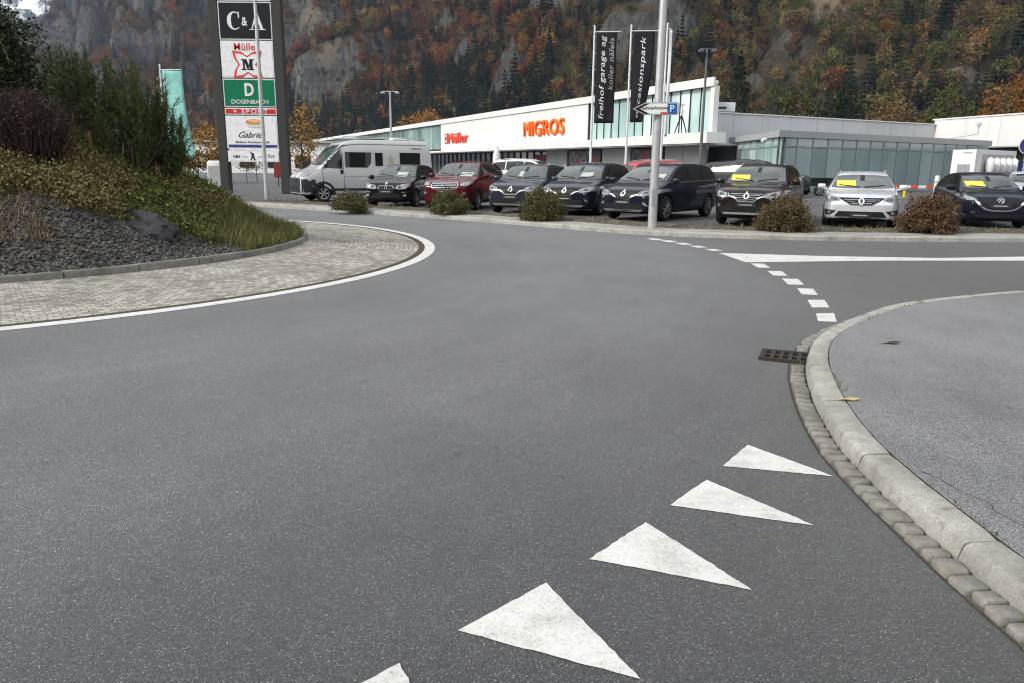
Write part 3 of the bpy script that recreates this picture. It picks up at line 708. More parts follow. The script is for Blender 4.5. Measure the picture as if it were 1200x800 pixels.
# ------------------------------------------------------------------ mountains
foot = [(620, -60), (430, 70), (300, 170), (190, 235), (110, 285), (40, 345), (-20, 400), (-70, 470), (-150, 560), (-250, 640), (-370, 730), (-500, 800), (-660, 920), (-800, 1060), (-960, 1270), (-1270, 1750)]
FT = spline(foot, 7.0); FN = [-n for n in normals2(FT)]
sm = []
for i in range(len(FN)):
    a = Vector((0, 0, 0))
    for j in range(max(0, i - 14), min(len(FN), i + 15)): a += FN[j]
    sm.append(a.normalized())
FN = sm
if FN[len(FN) // 2].y < 0: FN = [-n for n in FN]
DS = [0]; 
while DS[-1] < 520: DS.append(DS[-1] + (4.5 if DS[-1] < 190 else 9))
def sst(a, b, x): t = max(0.0, min(1.0, (x - a) / (b - a))); return t * t * (3 - 2 * t)
HM = np.zeros((len(FT), len(DS), 3))
for i, p in enumerate(FT):
    s = i * 7.0
    n1 = noise.noise(Vector((s * .009, 1, 0))); n2 = noise.noise(Vector((s * .013, 5, 0))); n3 = noise.noise(Vector((s * .02, 9, 0)))
    gul = noise.noise(Vector((s * .035, 2, 4)))
    # the slope ends in a shoulder at the far left where the side valley opens
    endf = 1.0
    for j, d in enumerate(DS):
        w = p + FN[i] * d
        wx = noise.noise(Vector((w.x * .02, w.y * .02, 0))); wf = noise.noise(Vector((w.x * .07, w.y * .07, 3))); wg = noise.noise(Vector((w.x * .16, w.y * .16, 8)))
        right = sst(420, 700, 1400 - s * 1.0) if False else 0
        h = .60 * d + 18 * sst(10, 60, d)
        a1 = 36 * sst(-.10, .35, n2 + .45 * wx); h += a1 * sst(0, 1, (d - 42 - 26 * n1 - 14 * wx - 4 * wf) / 13)
        a2 = 50 * sst(-.12, .35, n1 + .6 * wx); h += a2 * sst(0, 1, (d - 108 - 32 * n3 - 20 * wx - 6 * wf) / 17)
        a3 = 70 * sst(-.3, .2, n3 + .6 * wx); h += a3 * sst(0, 1, (d - 190 - 34 * n2 - 24 * wx - 7 * wf) / 22)
        h += 80 * sst(0, 1, (d - 300 - 30 * n1 - 20 * wx) / 40)
        amp = sst(0, 45, d)
        h += amp * (wx * 12 + wf * 8 + wg * 5 + gul * 10)
        HM[i, j] = (w.x, w.y, h - .4)
V = HM.reshape(-1, 3); nd = len(DS); ii, jj = np.meshgrid(np.arange(len(FT) - 1), np.arange(nd - 1), indexing='ij'); ii, jj = ii.ravel(), jj.ravel()
Q = np.stack([ii * nd + jj, ii * nd + jj + 1, (ii + 1) * nd + jj + 1, (ii + 1) * nd + jj], 1)
e1 = HM[0, 1] - HM[0, 0]; e2 = HM[1, 0] - HM[0, 0]
if np.cross(HM[10, 6] - HM[10, 5], HM[11, 5] - HM[10, 5])[2] < 0: Q = Q[:, ::-1]
me = np_mesh('mountain_slope', V, Q)
def rockmat():
    m, nt, b = new_mat('mountain_ground'); n = NB(nt); v = n.wpos()
    geo = n.n('ShaderNodeNewGeometry'); nz = n.n('ShaderNodeSeparateXYZ', {0: geo.outputs['True Normal']}).outputs[2]
    st = n.scale(v, (.09, .09, .022)); f = n.noise(st, 1.0, 8, .68); g = n.noise(v, .11, 8, .7); ban = n.noise(n.scale(v, (.02, .02, .30)), 1.0, 5, .65)
    rock = n.ramp(f, [(.30, (.025, .025, .026)), (.44, (.07, .07, .068)), (.55, (.095, .093, .088)), (.75, (.19, .184, .174))])
    cr = n.noise(n.scale(v, (.35, .35, .12)), 1.0, 8, .75); rock = n.mix(n.ramp(cr, [(.42, .85), (.52, 0)]), rock, (.028, .027, .026))
    vc = n.n('ShaderNodeTexVoronoi', {'Vector': n.n('ShaderNodeVectorMath', {0: n.scale(v, (.16, .16, .06)), 1: n.n('ShaderNodeVectorMath', {0: n.n('ShaderNodeTexNoise', {'Vector': v, 'Scale': .15, 'Detail': 5.0}).outputs[1], 'Scale': .8}, operation='SCALE').outputs[0]}, operation='ADD').outputs[0], 'Scale': 1.0}, feature='DISTANCE_TO_EDGE').outputs['Distance']
    rock = n.mix(n.ramp(vc, [(.0, .8), (.10, 0)]), rock, (.03, .029, .027))
    rock = n.mix(n.ramp(ban, [(.45, 0), (.62, .5)]), rock, (.10, .095, .085))
    rock = n.mix(n.ramp(n.noise(v, .03, 4), [(.55, 0), (.7, .45)]), rock, (.30, .22, .13))
    veg = n.ramp(g, [(.3, (.022, .024, .012)), (.5, (.055, .042, .024)), (.68, (.095, .068, .036)), (.8, (.12, .10, .045))])
    k = n.math('ADD', nz, n.math('MULTIPLY', n.math('SUBTRACT', g, .5), 1.3))
    nt.links.new(n.mix(n.ramp(k, [(.40, 0), (.52, 1)]), rock, veg), b.inputs['Base Color']); b.inputs['Roughness'].default_value = .95; b.inputs['Specular IOR Level'].default_value = .1
    h = n.math('ADD', f, n.math('MULTIPLY', n.noise(n.scale(v, (.25, .25, .08)), 1.0, 6, .7), .5))
    nt.links.new(n.bump(h, 1.0, 6.0), b.inputs['Normal']); return m
M_rockslope = rockmat()
tag(mesh_obj('mountain_slope', me, M_rockslope, smooth=80), kind='structure')
# far snowy mountain up the side valley
nx, ny = 110, 70; V = []
for j in range(ny + 1):
    for i in range(nx + 1):
        x = -2900 + 2300 * i / nx; y = 1500 + 1800 * j / ny; d = max(0, y - 1550 - .1 * (x + 1500))
        q = Vector((x * .0022, y * .0022, 5)); r_ = 0; a_ = 1
        for o in range(6): r_ += a_ * (1 - abs(noise.noise(q * 2 ** o)) * 2); a_ *= .5
        V.append((x, y, min(1.05, d / 900) * 850 * (.55 + .28 * r_) - 5))
V = np.array(V); ii, jj = np.meshgrid(np.arange(nx), np.arange(ny), indexing='ij'); ii, jj = ii.ravel(), jj.ravel()
Q = np.stack([jj * (nx + 1) + ii, jj * (nx + 1) + ii + 1, (jj + 1) * (nx + 1) + ii + 1, (jj + 1) * (nx + 1) + ii], 1)
m, nt, b = new_mat('snowy_rock'); nn_ = NB(nt); v = nn_.wpos(); geo = nn_.n('ShaderNodeNewGeometry'); nz = nn_.n('ShaderNodeSeparateXYZ', {0: geo.outputs['Normal']}).outputs[2]; zz = nn_.n('ShaderNodeSeparateXYZ', {0: v}).outputs[2]
fl = nn_.noise(v, .012, 8, .7); k = nn_.math('ADD', nn_.math('MULTIPLY', nn_.math('SUBTRACT', zz, 240), .0035), nn_.math('MULTIPLY', nn_.math('SUBTRACT', fl, .5), 3.2))
nt.links.new(nn_.mix(nn_.ramp(k, [(.4, 0), (.6, 1)]), nn_.ramp(fl, [(.3, (.03, .04, .045)), (.7, (.14, .15, .15))]), (.8, .82, .85)), b.inputs['Base Color']); b.inputs['Roughness'].default_value = .9
nt.links.new(nn_.bump(fl, 1.0, 25), b.inputs['Normal'])
tag(mesh_obj('snowy_mountain', np_mesh('snowy_mountain', V, Q), m, smooth=60), kind='structure')

# unseen far valley side behind the viewer, added to darken reflections and low sky
mb = MB(); na_, nr_ = 60, 14
for j in range(nr_ + 1):
    for i in range(na_ + 1):
        a = R(82) + R(196) * i / na_; r = 330 + 42 * j; x, y = math.sin(a) * r, math.cos(a) * r; e = min(1, min(i, na_ - i) / 8)
        mb.v.append((x, y, -1 + e * min(j, 9) / 9 * (150 + 60 * noise.noise(Vector((a * 3, 1, 0)))) + (j > 0) * 12 * noise.noise(Vector((x * .015, y * .015, 4)))))
for j in range(nr_):
    for i in range(na_): q = j * (na_ + 1) + i; mb.f.append((q, q + 1, q + na_ + 2, q + na_ + 1)); mb.mi.append(0)
tag(mb.build('unseen_opposite_slope', plain('unseen_slope', (.055, .05, .028), .95, vs=.06, var=.5, world=True), smooth=80), kind='structure')
# ------------------------------------------------------------------ forest: prototypes instanced on points
def fol(name, base, hue):
    m, nt, b = new_mat(name); n = NB(nt); oi = n.n('ShaderNodeObjectInfo').outputs['Random']; g = n.n('ShaderNodeNewGeometry').outputs['Random Per Island']
    k = n.math('ADD', n.math('MULTIPLY', oi, .6), n.math('MULTIPLY', g, .4)); c0 = tuple(c * .5 for c in base)
    nt.links.new(n.ramp(k, [(.1, c0), (.45, base), (.8, hue), (1, tuple(min(1, c * 1.35) for c in hue))]), b.inputs['Base Color']); b.inputs['Roughness'].default_value = .85; b.inputs['Specular IOR Level'].default_value = .15; return m
FM = {'rust': fol('rust_crown', (.155, .046, .016), (.24, .080, .024)), 'orange': fol('orange_crown', (.20, .085, .018), (.31, .15, .030)), 'yellow': fol('yellow_crown', (.19, .135, .03), (.28, .21, .055)),
      'olive': fol('olive_crown', (.066, .074, .017), (.13, .13, .032)), 'brown': fol('brown_crown', (.115, .073, .030), (.19, .127, .054)), 'bare': fol('bare_crown', (.075, .062, .052), (.12, .105, .09)),
      'conifer': fol('conifer_crown', (.010, .018, .009), (.022, .034, .015))}
FORM = bpy.data.collections.new('forest_kinds')     # not linked to the scene: only instanced
KINDS_ = []
def proto(name, kind, seed, conif=False, bare=False):
    rg = np.random.default_rng(seed)
    if conif:
        n = 620; t = rg.uniform(.08, 1, n) ** .75; a = rg.uniform(0, 2 * PI, n); lay = np.round(t * 13) / 13; rr_ = (1 - lay) * .19 * rg.uniform(.35, 1.05, n) + .004
        P = np.stack([np.cos(a) * rr_, np.sin(a) * rr_, lay - .25 * rr_ + rg.normal(0, .008, n)], 1)
        ca, sa = np.cos(a), np.sin(a); o = np.zeros(n); i1 = np.ones(n); dr = .45
        Rm = np.stack([np.stack([ca, sa, -dr * i1], 1), np.stack([-sa, ca, o], 1), np.stack([ca * dr, sa * dr, i1], 1)], 2)
        s = rg.uniform(.05, .10, n) * (1.15 - .6 * lay); V, Q = scatter(LEAF_V, LEAF_Q, P, Rm, np.stack([s * 1.25, s * 1.1, s], 1)); th = .9
    else:
        n = 330 if bare else 560; P = clump_points(n, 22, (.26, .26, .34), rg, .2, .45); P[:, 2] += .62
        s = rg.uniform(.035, .075, n) * (.55 if bare else 1); V, Q = scatter(LEAF_V, LEAF_Q, P, rand_rot(n, rng=rg), np.stack([s * 1.2, s * 1.4, s], 1)); th = .6
    tr = MB(); tr.cyl((0, 0, -.06), (0, 0, th), .014, .004, 5, False)
    if not conif:
        for k in range(9 if bare else 6):
            a = rg.uniform(0, 2 * PI); z0 = rg.uniform(.2, .5); e = (math.cos(a) * rg.uniform(.1, .22), math.sin(a) * rg.uniform(.1, .22), z0 + rg.uniform(.15, .4)); tr.cyl((0, 0, z0), e, .006, .002, 4, False)
    tv = np.array(tr.v); tq = np.array(tr.f); V2 = np.concatenate([V, tv]); Q2 = np.concatenate([Q, tq + len(V)])
    me = np_mesh(name, V2, Q2); me.materials.append(FM[kind]); me.materials.append(M_bark)
    mi = np.zeros(len(me.polygons), dtype=np.int32); mi[len(Q):] = 1; me.polygons.foreach_set('material_index', mi)
    o = bpy.data.objects.new(name, me); FORM.objects.link(o); KINDS_.append(kind)
names = ['rust', 'rust', 'orange', 'orange', 'yellow', 'olive', 'olive', 'brown', 'brown', 'bare', 'bare', 'conifer', 'conifer', 'conifer']
for i, k in enumerate(names): proto('wood_%02d' % i, k, 40 + i, k == 'conifer', k == 'bare')
byk = {}
for i, k in enumerate(KINDS_): byk.setdefault(k, []).append(i)
rg = np.random.default_rng(21); NT = 75000
ti = rg.uniform(0, len(FT) - 2, NT); tj = rg.uniform(0, 1, NT) ** .9 * 330
pts, kinds, rots, scls = [], [], [], []
dsa = np.array(DS)
for a, d in zip(ti, tj):
    i = int(a); j = int(np.searchsorted(dsa, d)) - 1; j = max(0, min(nd - 2, j)); fi = a - i; fj = (d - DS[j]) / (DS[j + 1] - DS[j])
    P00, P10, P01, P11 = HM[i, j], HM[i + 1, j], HM[i, j + 1], HM[i + 1, j + 1]
    p = P00 * (1 - fi) * (1 - fj) + P10 * fi * (1 - fj) + P01 * (1 - fi) * fj + P11 * fi * fj
    slope = (P01[2] - P00[2]) / (DS[j + 1] - DS[j]); dist = math.hypot(p[0], p[1]); tanx = p[0] / max(1, p[1])
    if p[1] < 60 or abs(tanx) > .8 or (p[2] - 1.6) / dist > .34: continue
    if slope > 2.6 and rg.random() < .35: continue
    if slope < 1.5 and rg.random() > min(1, .95 * (dist / 560) ** -1.0): continue
    pxx = 600 + F_ * tanx; el = (p[2] - 1.6) / dist
    u = noise.noise(Vector((p[0] * .012, p[1] * .012, 1))); w = noise.noise(Vector((p[0] * .025, p[2] * .03, 6)))
    r = rg.random()
    if pxx < 330:   # far bluish slope, mostly bare and brown
        k = 'bare' if r < .42 else 'brown' if r < .68 else 'conifer' if r < .78 else 'rust' if r < .9 else 'orange'
        if el < .10: k = 'rust' if r < .28 else 'brown' if r < .48 else 'olive' if r < .62 else 'conifer' if r < .84 else 'orange'
    elif pxx < 640:
        if el < .085 + .06 * u: k = 'conifer' if r < .55 else 'olive' if r < .72 else 'yellow' if r < .78 else 'brown' if r < .92 else 'orange'
        else: k = 'rust' if r < .40 + .25 * w else 'brown' if r < .60 else 'orange' if r < .72 else 'conifer' if r < .88 else 'olive' if r < .96 else 'yellow'
    else:
        k = 'brown' if r < .34 else 'bare' if r < .52 else 'olive' if r < .80 + .1 * u else 'conifer' if r < .87 else 'rust' if r < .92 else 'orange' if r < .96 else 'yellow'
        if el < .07 and pxx > 900: k = 'olive' if r < .52 else 'conifer' if r < .66 else 'brown' if r < .9 else 'orange'
    if slope > 1.8: k = 'bare' if r < .30 else 'brown' if r < .55 else 'olive' if r < .72 else 'rust' if r < .92 else 'yellow'
    steep = .32 if slope > 2.6 else .5 if slope > 1.5 else 1.0
    hgt = (rg.uniform(15, 27) if k == 'conifer' else rg.uniform(9, 16)) * steep
    if pxx > 640: hgt *= .78
    pts.append(p + np.array([0, 0, -.3])); kinds.append(byk[k][rg.integers(0, len(byk[k]))]); rots.append(rg.uniform(0, 6.28)); wd = hgt * rg.uniform(.85, 1.2); scls.append((wd, wd, hgt))
me = bpy.data.meshes.new('forest'); me.from_pydata([tuple(p) for p in pts], [], [])
at_ = me.attributes.new('kind', 'INT', 'POINT'); at_.data.foreach_set('value', np.array(kinds, dtype=np.int32))
at_ = me.attributes.new('scl', 'FLOAT_VECTOR', 'POINT'); at_.data.foreach_set('vector', np.array(scls, dtype=np.float32).ravel())
at_ = me.attributes.new('rot', 'FLOAT_VECTOR', 'POINT'); at_.data.foreach_set('vector', np.array([(0, 0, r) for r in rots], dtype=np.float32).ravel())
fo = bpy.data.objects.new('forest', me); link(fo); tag(fo, kind='stuff')
ng = bpy.data.node_groups.new('forest_nodes', 'GeometryNodeTree'); ng.interface.new_socket('Geometry', in_out='INPUT', socket_type='NodeSocketGeometry'); ng.interface.new_socket('Geometry', in_out='OUTPUT', socket_type='NodeSocketGeometry')
gi = ng.nodes.new('NodeGroupInput'); go = ng.nodes.new('NodeGroupOutput'); ci = ng.nodes.new('GeometryNodeCollectionInfo'); ci.inputs['Collection'].default_value = FORM; ci.inputs['Separate Children'].default_value = True; ci.inputs['Reset Children'].default_value = True
ip = ng.nodes.new('GeometryNodeInstanceOnPoints'); ip.inputs['Pick Instance'].default_value = True
def na(nm, dt): q = ng.nodes.new('GeometryNodeInputNamedAttribute'); q.data_type = dt; q.inputs['Name'].default_value = nm; return next(s for s in q.outputs if s.enabled and s.name == 'Attribute')
L_ = ng.links.new; L_(gi.outputs[0], ip.inputs['Points']); L_(ci.outputs[0], ip.inputs['Instance']); L_(na('kind', 'INT'), ip.inputs['Instance Index'])
er = ng.nodes.new('FunctionNodeEulerToRotation'); L_(na('rot', 'FLOAT_VECTOR'), er.inputs[0]); L_(er.outputs[0], ip.inputs['Rotation']); L_(na('scl', 'FLOAT_VECTOR'), ip.inputs['Scale']); L_(ip.outputs[0], go.inputs[0])
md = fo.modifiers.new('forest', 'NODES'); md.node_group = ng

# ------------------------------------------------------------------ trees one can tell apart
def tree(name, label, x, y, H, W, kind, seed, crown0=.3, n=2600, leaf=.16, z=0.0, group=None, mat=None):
    rg = np.random.default_rng(seed); r = thing(name, label, 'tree', (x, y, z), 0, group); t = MB()
    t.tube([(0, 0, -.1), (.02 * H * rg.normal(), 0, H * .35), (.01 * H, .01 * H, H * .75)], [H * .018, H * .013, H * .004], 7)
    for k in range(16):
        a = rg.uniform(0, 6.28); z0 = H * rg.uniform(crown0 * .9, .65); e = (math.cos(a) * W * .42 * rg.uniform(.5, 1), math.sin(a) * W * .42 * rg.uniform(.5, 1), z0 + H * rg.uniform(.1, .28)); m_ = (e[0] * .5, e[1] * .5, z0 + (e[2] - z0) * .35); t.tube([(0, 0, z0), m_, e], [H * .006, H * .004, H * .0015], 5)
    t.build('trunk', M_bark, r)
    P = clump_points(n, 34, (W * .5, W * .5, H * (1 - crown0) * .5), rg, .17, .4); P[:, 2] += H * (1 + crown0) * .5
    mesh_obj('crown', leaves_mesh('crown', P, leaf, .5, rng=rg), mat or FM[kind], r); return r
def conifer(label, x, y, H, W, seed, z=0.0):
    rg = np.random.default_rng(seed); r = thing('spruce_tree', label, 'tree', (x, y, z)); t = MB(); t.cyl((0, 0, -.2), (0, 0, H * .97), H * .015, .02, 8); t.build('trunk', M_bark, r)
    n = 9000; lay = np.round(rg.uniform(.06, 1, n) ** .8 * 26) / 26; a = rg.uniform(0, 6.28, n); br = (np.floor(a / 6.28 * 9) + rg.normal(0, .16, n) + lay * 40 % 1) / 9 * 6.28; f = rg.uniform(.1, 1, n) ** .6
    rr_ = (1 - lay) ** .85 * W * .5 * f * (1 + .25 * np.sin(lay * 60)) + .05; P = np.stack([np.cos(br) * rr_, np.sin(br) * rr_, lay * H - .28 * rr_ * f + rg.normal(0, .12, n)], 1)
    mesh_obj('crown', leaves_mesh('crown', P, .42, .5, rng=rg), FM['conifer'], r)
def ground_at(x, y):
    i = np.argmin((HM[:, :40, 0] - x) ** 2 + (HM[:, :40, 1] - y) ** 2); q = HM[:, :40].reshape(-1, 3)[i]; return max(0, q[2])
for (qx, qy, Y, H, W, lab) in ((869, 62, 170, 0, 13, 'dark spruce standing alone behind the rooftop box of the shopping centre'),):
    p = atY(qx, qy, Y); conifer(lab, p.x, Y, p.z, W, 61)
for (qx, ytop, Y, W, kind, lab, sd) in ((938, 108, 135, 7.5, 'olive', 'dark green bushy tree behind the grey roof wall, left of the pair', 71), (985, 104, 132, 8.5, 'conifer', 'broad dark green tree behind the grey roof wall, right of the pair', 72), (1187, 92, 120, 9, 'orange', 'orange yellow autumn tree at the right edge behind the white wing', 73), (1040, 110, 140, 9, 'brown', 'brownish autumn tree above the corner where grey and white walls meet', 74), (1120, 112, 135, 9, 'olive', 'olive tree with thin crown above the white wing roof', 75)):
    p = atY(qx, ytop, Y); tree('broadleaf_tree', lab, p.x, Y, p.z, W, kind, sd, .15, 2600, .55)
for (qx, ytop, Y, W, kind, lab, sd) in ((492, 128, 300, 18, 'orange', 'orange autumn tree behind the long roof beside the lamp', 76), (540, 137, 280, 10, 'olive', 'olive green round tree just above the white roof edge', 77)):
    p = atY(qx, ytop, Y); tree('broadleaf_tree', lab, p.x, Y, p.z, W, kind, sd, .3, 2600, .9)
p = atY(349, 122, 52); tree('autumn_tree', 'slim golden leaved young tree between the sign tower and the camper van', p.x, 52, p.z, 2.8, 'yellow', 80, .26, 1500, .17, .08, mat=M_gold)
p = atY(251, 150, 60); tree('autumn_tree', 'brownish golden young tree left of the sign tower', p.x, 60, p.z, 5.2, 'brown', 81, .25, 2000, .2, .08, mat=M_gold)
p = atY(228, 165, 62); tree('autumn_tree', 'small brown leaved tree below the turquoise flag', p.x, 62, p.z, 3.6, 'brown', 82, .2, 1300, .2, .08)
p = atY(288, 186, 62); tree('sapling', 'thin bare sapling behind the sign tower, on the left', p.x, 62, p.z, 1.6, 'brown', 83, .4, 160, .14, .08)
p = atY(300, 183, 64); tree('sapling', 'thin sapling with brown leaves under the white sign panel', p.x, 64, p.z, 1.9, 'brown', 84, .4, 260, .14, .08)
# ------------------------------------------------------------------ vehicles
def paint(name, col, metal=.35, rough=.32): return plain(name, col, rough, metal if max(col) > .2 else 0.0, .04, 2.0, coat=.8 if max(col) > .2 else .5, spec=.05)
M_black = plain('black_plastic', (.012, .012, .013), .5, vs=12)
M_gloss = plain('gloss_black', (.008, .008, .009), .12, coat=.6, vs=5)
M_chrome = plain('chrome', (.72, .72, .73), .14, 1.0, .04)
M_silver = plain('satin_silver', (.50, .50, .51), .35, .8, .06)
M_tyre = plain('tyre_rubber', (.016, .016, .016), .85, vs=30, bump=.2)
M_alloy = plain('alloy', (.33, .33, .34), .3, .85, .08)
M_glass = plain('car_glass', (.008, .010, .011), .03, vs=1.5, spec=.6)
M_screen = plain('windscreen_glass', (.035, .044, .043), .03, coat=.25, vs=2.2, var=.9, spec=.6)
M_lamp = plain('lamp_glass', (.26, .27, .29), .10, .4, .35, 22, coat=1.0)
M_lampd = plain('lamp_dark', (.05, .052, .056), .1, .3, .4, 22, coat=1.0)
M_red = plain('tail_lamp_red', (.25, .01, .012), .15, coat=.8)
M_yellow = plain('yellow_price_card', (.62, .60, .08), .55)
M_white = plain('white_paint', (.74, .74, .74), .4, var=.04, vs=2)
M_plate = plain('dealer_plate', (.03, .03, .034), .4)
M_platet = plain('dealer_plate_text', (.30, .31, .33), .4)
M_blue = plain('badge_blue', (.02, .06, .25), .3)
M_card = plain('paper_white', (.75, .77, .75), .6); M_paper = plain('dashboard_paper', (.36, .40, .36), .6)
M_int = plain('cloth_dark', (.03, .03, .032), .9)

def lerp_prof(P, x):
    """smooth monotone-ish interpolation of (x, z) control points"""
    if x <= P[0][0]: return P[0][1]
    for i in range(len(P) - 1):
        if x <= P[i + 1][0]:
            t = (x - P[i][0]) / (P[i + 1][0] - P[i][0]); return P[i][1] + (P[i + 1][1] - P[i][1]) * t
    return P[-1][1]
class Body:
    """closed body shell lofted from stations, with wheel wells cut; x runs from the nose (0) backwards as negative, +y is the vehicle's left"""
    def __init__(s, sp):
        s.sp = sp; L, W, P = sp['L'], sp['W'], sp['prof']; w = W / 2; s.w = w; s.belt = sp['belt']; gc = sp.get('gc', .2); H = sp['H']; roofk = sp.get('roofk', .69); nose = sp.get('nose', .76)
        planP = sp.get('plan') or [(0, nose), (.012, nose + .06), (.035, nose + .125), (.08, .955), (.16, .99), (.3, 1.0), (.8, 1.0), (.92, .97), (.975, .92), (1.0, .84)]
        lowP = sp.get('low') or [(0, gc + .10), (.012, gc + .045), (.05, gc), (.9, gc), (.97, gc + .08), (1, gc + .2)]
        xs = sorted(set([p[0] for p in P] + [.012, .035, .08, .16, .3, .5, .7, .88, .985]))
        V, cols = [], []
        bm = bmesh.new(); rings = []
        for x in xs:
            zt = lerp_prof(P, x); hw = w * lerp_prof(planP, x); zl = lerp_prof(lowP, x)
            belt = lerp_prof(s.belt, x) if isinstance(s.belt, list) else s.belt
            zs = min(belt, zt - .07); g = max(0, min(1, (zt - zs - .07) / max(.1, H - belt - .07)))
            wt = hw * (.90 + (roofk - .90) * g); crown = .05 if g > .3 else .045
            ztr = zt - crown; zm = zl + (zs - zl) * .55
            half = [(0, zl), (.55 * hw, zl), (.90 * hw, zl + .01), (.975 * hw, zl + .09), (1.0 * hw, zm), (.985 * hw, zl + (zs - zl) * .85), (.955 * hw, zs), ((.955 * hw + wt) / 2 + .012 * g, (zs + ztr) / 2 + .0), (wt, ztr), (wt * .9, zt - crown * .38), (.5 * wt, zt - .008), (0, zt)]
            ring = [bm.verts.new((-x * L, y, z)) for y, z in half] + [bm.verts.new((-x * L, -y, z)) for y, z in half[1:-1][::-1]]
            rings.append(ring)
        n = len(rings[0])
        for a, b_ in zip(rings[:-1], rings[1:]):
            for i in range(n): bm.faces.new((a[i], a[(i + 1) % n], b_[(i + 1) % n], b_[i]))
        for ring, bow in ((rings[0], sp.get('bow', .07)), (rings[-1], -.05)):
            h = n // 2; mids = []
            for i in range(1, h):
                a, b_ = ring[i], ring[n - i]; k = max(0, 1 - ((i - h * .5) / (h * .62)) ** 2)
                mids.append(bm.verts.new(((a.co + b_.co) / 2) + Vector((bow * (.4 + .6 * k), 0, 0))))
            seq = [ring[0]] + mids + [ring[h]]
            for i in range(h):
                l0, l1 = (ring[i] if i else ring[0]), (ring[i + 1] if i + 1 < h else ring[h]); r0, r1 = ring[(n - i) % n], ring[n - i - 1]
                for A, B_, m0, m1 in ((l0, l1, seq[i], seq[i + 1]), (r0, r1, seq[i], seq[i + 1])):
                    q = []; 
                    for v in (A, B_, m1, m0):
                        if v not in q: q.append(v)
                    if len(q) >= 3:
                        try: bm.faces.new(q)
                        except ValueError: pass
        bmesh.ops.recalc_face_normals(bm, faces=bm.faces)
        me = bpy.data.meshes.new('body'); bm.to_mesh(me); bm.free()
        me.materials.append(sp['paint']); me.materials.append(M_black)
        o = bpy.data.objects.new('tmp', me); C.objects.link(o)
        ss = o.modifiers.new('s', 'SUBSURF'); ss.levels = 2; ss.render_levels = 2
        R_ = sp['wr'] + .055; cut = MB()
        for ax in sp['axles']:
            for sy in (-1, 1): cut.cyl((ax, sy * (w - .27), sp['wr']), (ax, sy * (w + .4), sp['wr']), R_, R_, 36)
        cme = cut.mesh('cut'); cme.materials.append(sp['paint']); cme.materials.append(M_black); cme.polygons.foreach_set('material_index', [1] * len(cme.polygons))
        c = bpy.data.objects.new('cut', cme); C.objects.link(c)
        bo = o.modifiers.new('b', 'BOOLEAN'); bo.object = c; bo.operation = 'DIFFERENCE'; bo.solver = 'EXACT'; bo.use_self = False
        dg = bpy.context.evaluated_depsgraph_get(); s.mesh = bpy.data.meshes.new_from_object(o.evaluated_get(dg)); s.mesh.name = 'body'
        bo.show_viewport = False; bo.show_render = False
        dg = bpy.context.evaluated_depsgraph_get(); tm = bpy.data.meshes.new_from_object(o.evaluated_get(dg))
        s.bvh = BVHTree.FromPolygons([v.co[:] for v in tm.vertices], [p.vertices[:] for p in tm.polygons])
        for q in (o, c): bpy.data.objects.remove(q)
        # sills and underside in black
        lowz = gc + .075
        for p in s.mesh.polygons:
            if p.center.z < lowz or (p.normal.z < -.6 and p.center.z < .5): p.material_index = 1
        s.mesh.polygons.foreach_set('use_smooth', [True] * len(s.mesh.polygons)); s.mesh.set_sharp_from_angle(angle=R(42))
    def top(s, x): return lerp_prof(s.sp['prof'], -x / s.sp['L'])
    def decal(s, name, poly, view, mat, parent, off=.006, thick=.012, step=.05, mats=None):
        """a shaped panel that follows the shell, seen from view: front (y, z), left / right (x, z), rear (y, z), top (x, y)"""
        bm = bmesh.new(); f = bm.faces.new([bm.verts.new((a, b_, 0)) for a, b_ in poly])
        xs = [p[0] for p in poly]; ys = [p[1] for p in poly]
        for ax, lo, hi in ((0, min(xs), max(xs)), (1, min(ys), max(ys))):
            k = lo + step
            while k < hi - .01:
                co_ = [0, 0, 0]; co_[ax] = k; no = [0, 0, 0]; no[ax] = 1
                bmesh.ops.bisect_plane(bm, geom=bm.verts[:] + bm.edges[:] + bm.faces[:], plane_co=co_, plane_no=no); k += step
        bmesh.ops.triangulate(bm, faces=[f for f in bm.faces if len(f.verts) > 4])
        O = {'front': Vector((3, 0, 0)), 'rear': Vector((-s.sp['L'] - 3, 0, 0)), 'left': Vector((0, 5, 0)), 'right': Vector((0, -5, 0)), 'top': Vector((0, 0, 5))}[view]
        D_ = {'front': Vector((-1, 0, 0)), 'rear': Vector((1, 0, 0)), 'left': Vector((0, -1, 0)), 'right': Vector((0, 1, 0)), 'top': Vector((0, 0, -1))}[view]
        inn = {}
        for v in bm.verts:
            a, b_ = v.co.x, v.co.y
            p = Vector((0, a, b_)) if view in ('front', 'rear') else Vector((a, 0, b_)) if view in ('left', 'right') else Vector((a, b_, 0))
            h = s.bvh.ray_cast(p + O, D_, 20)
            if h[0] is None: h = s.bvh.find_nearest(p + O * .35)
            nn = h[1] if h[1].dot(D_) < 0 else -h[1]
            v.co = h[0] + nn * off; inn[v] = h[0] + nn * (off - thick)
        bm.normal_update(); fl = sum((f.normal.dot(D_) for f in bm.faces)) > 0
        if fl: bmesh.ops.reverse_faces(bm, faces=bm.faces)
        be = [e for e in bm.edges if len(e.link_faces) == 1]; cp = {}
        for e in be:
            for v in e.verts:
                if v not in cp: cp[v] = bm.verts.new(inn[v])
        for e in be:
            lf = e.link_faces[0]; a, b_ = e.verts
            for l in lf.loops:
                if l.vert in (a, b_) and l.link_loop_next.vert in (a, b_): a, b_ = l.vert, l.link_loop_next.vert; break
            try: bm.faces.new((b_, a, cp[a], cp[b_]))
            except ValueError: pass
        me = bpy.data.meshes.new(name); bm.to_mesh(me); bm.free()
        return mesh_obj(name, me, mat, parent, smooth=35)
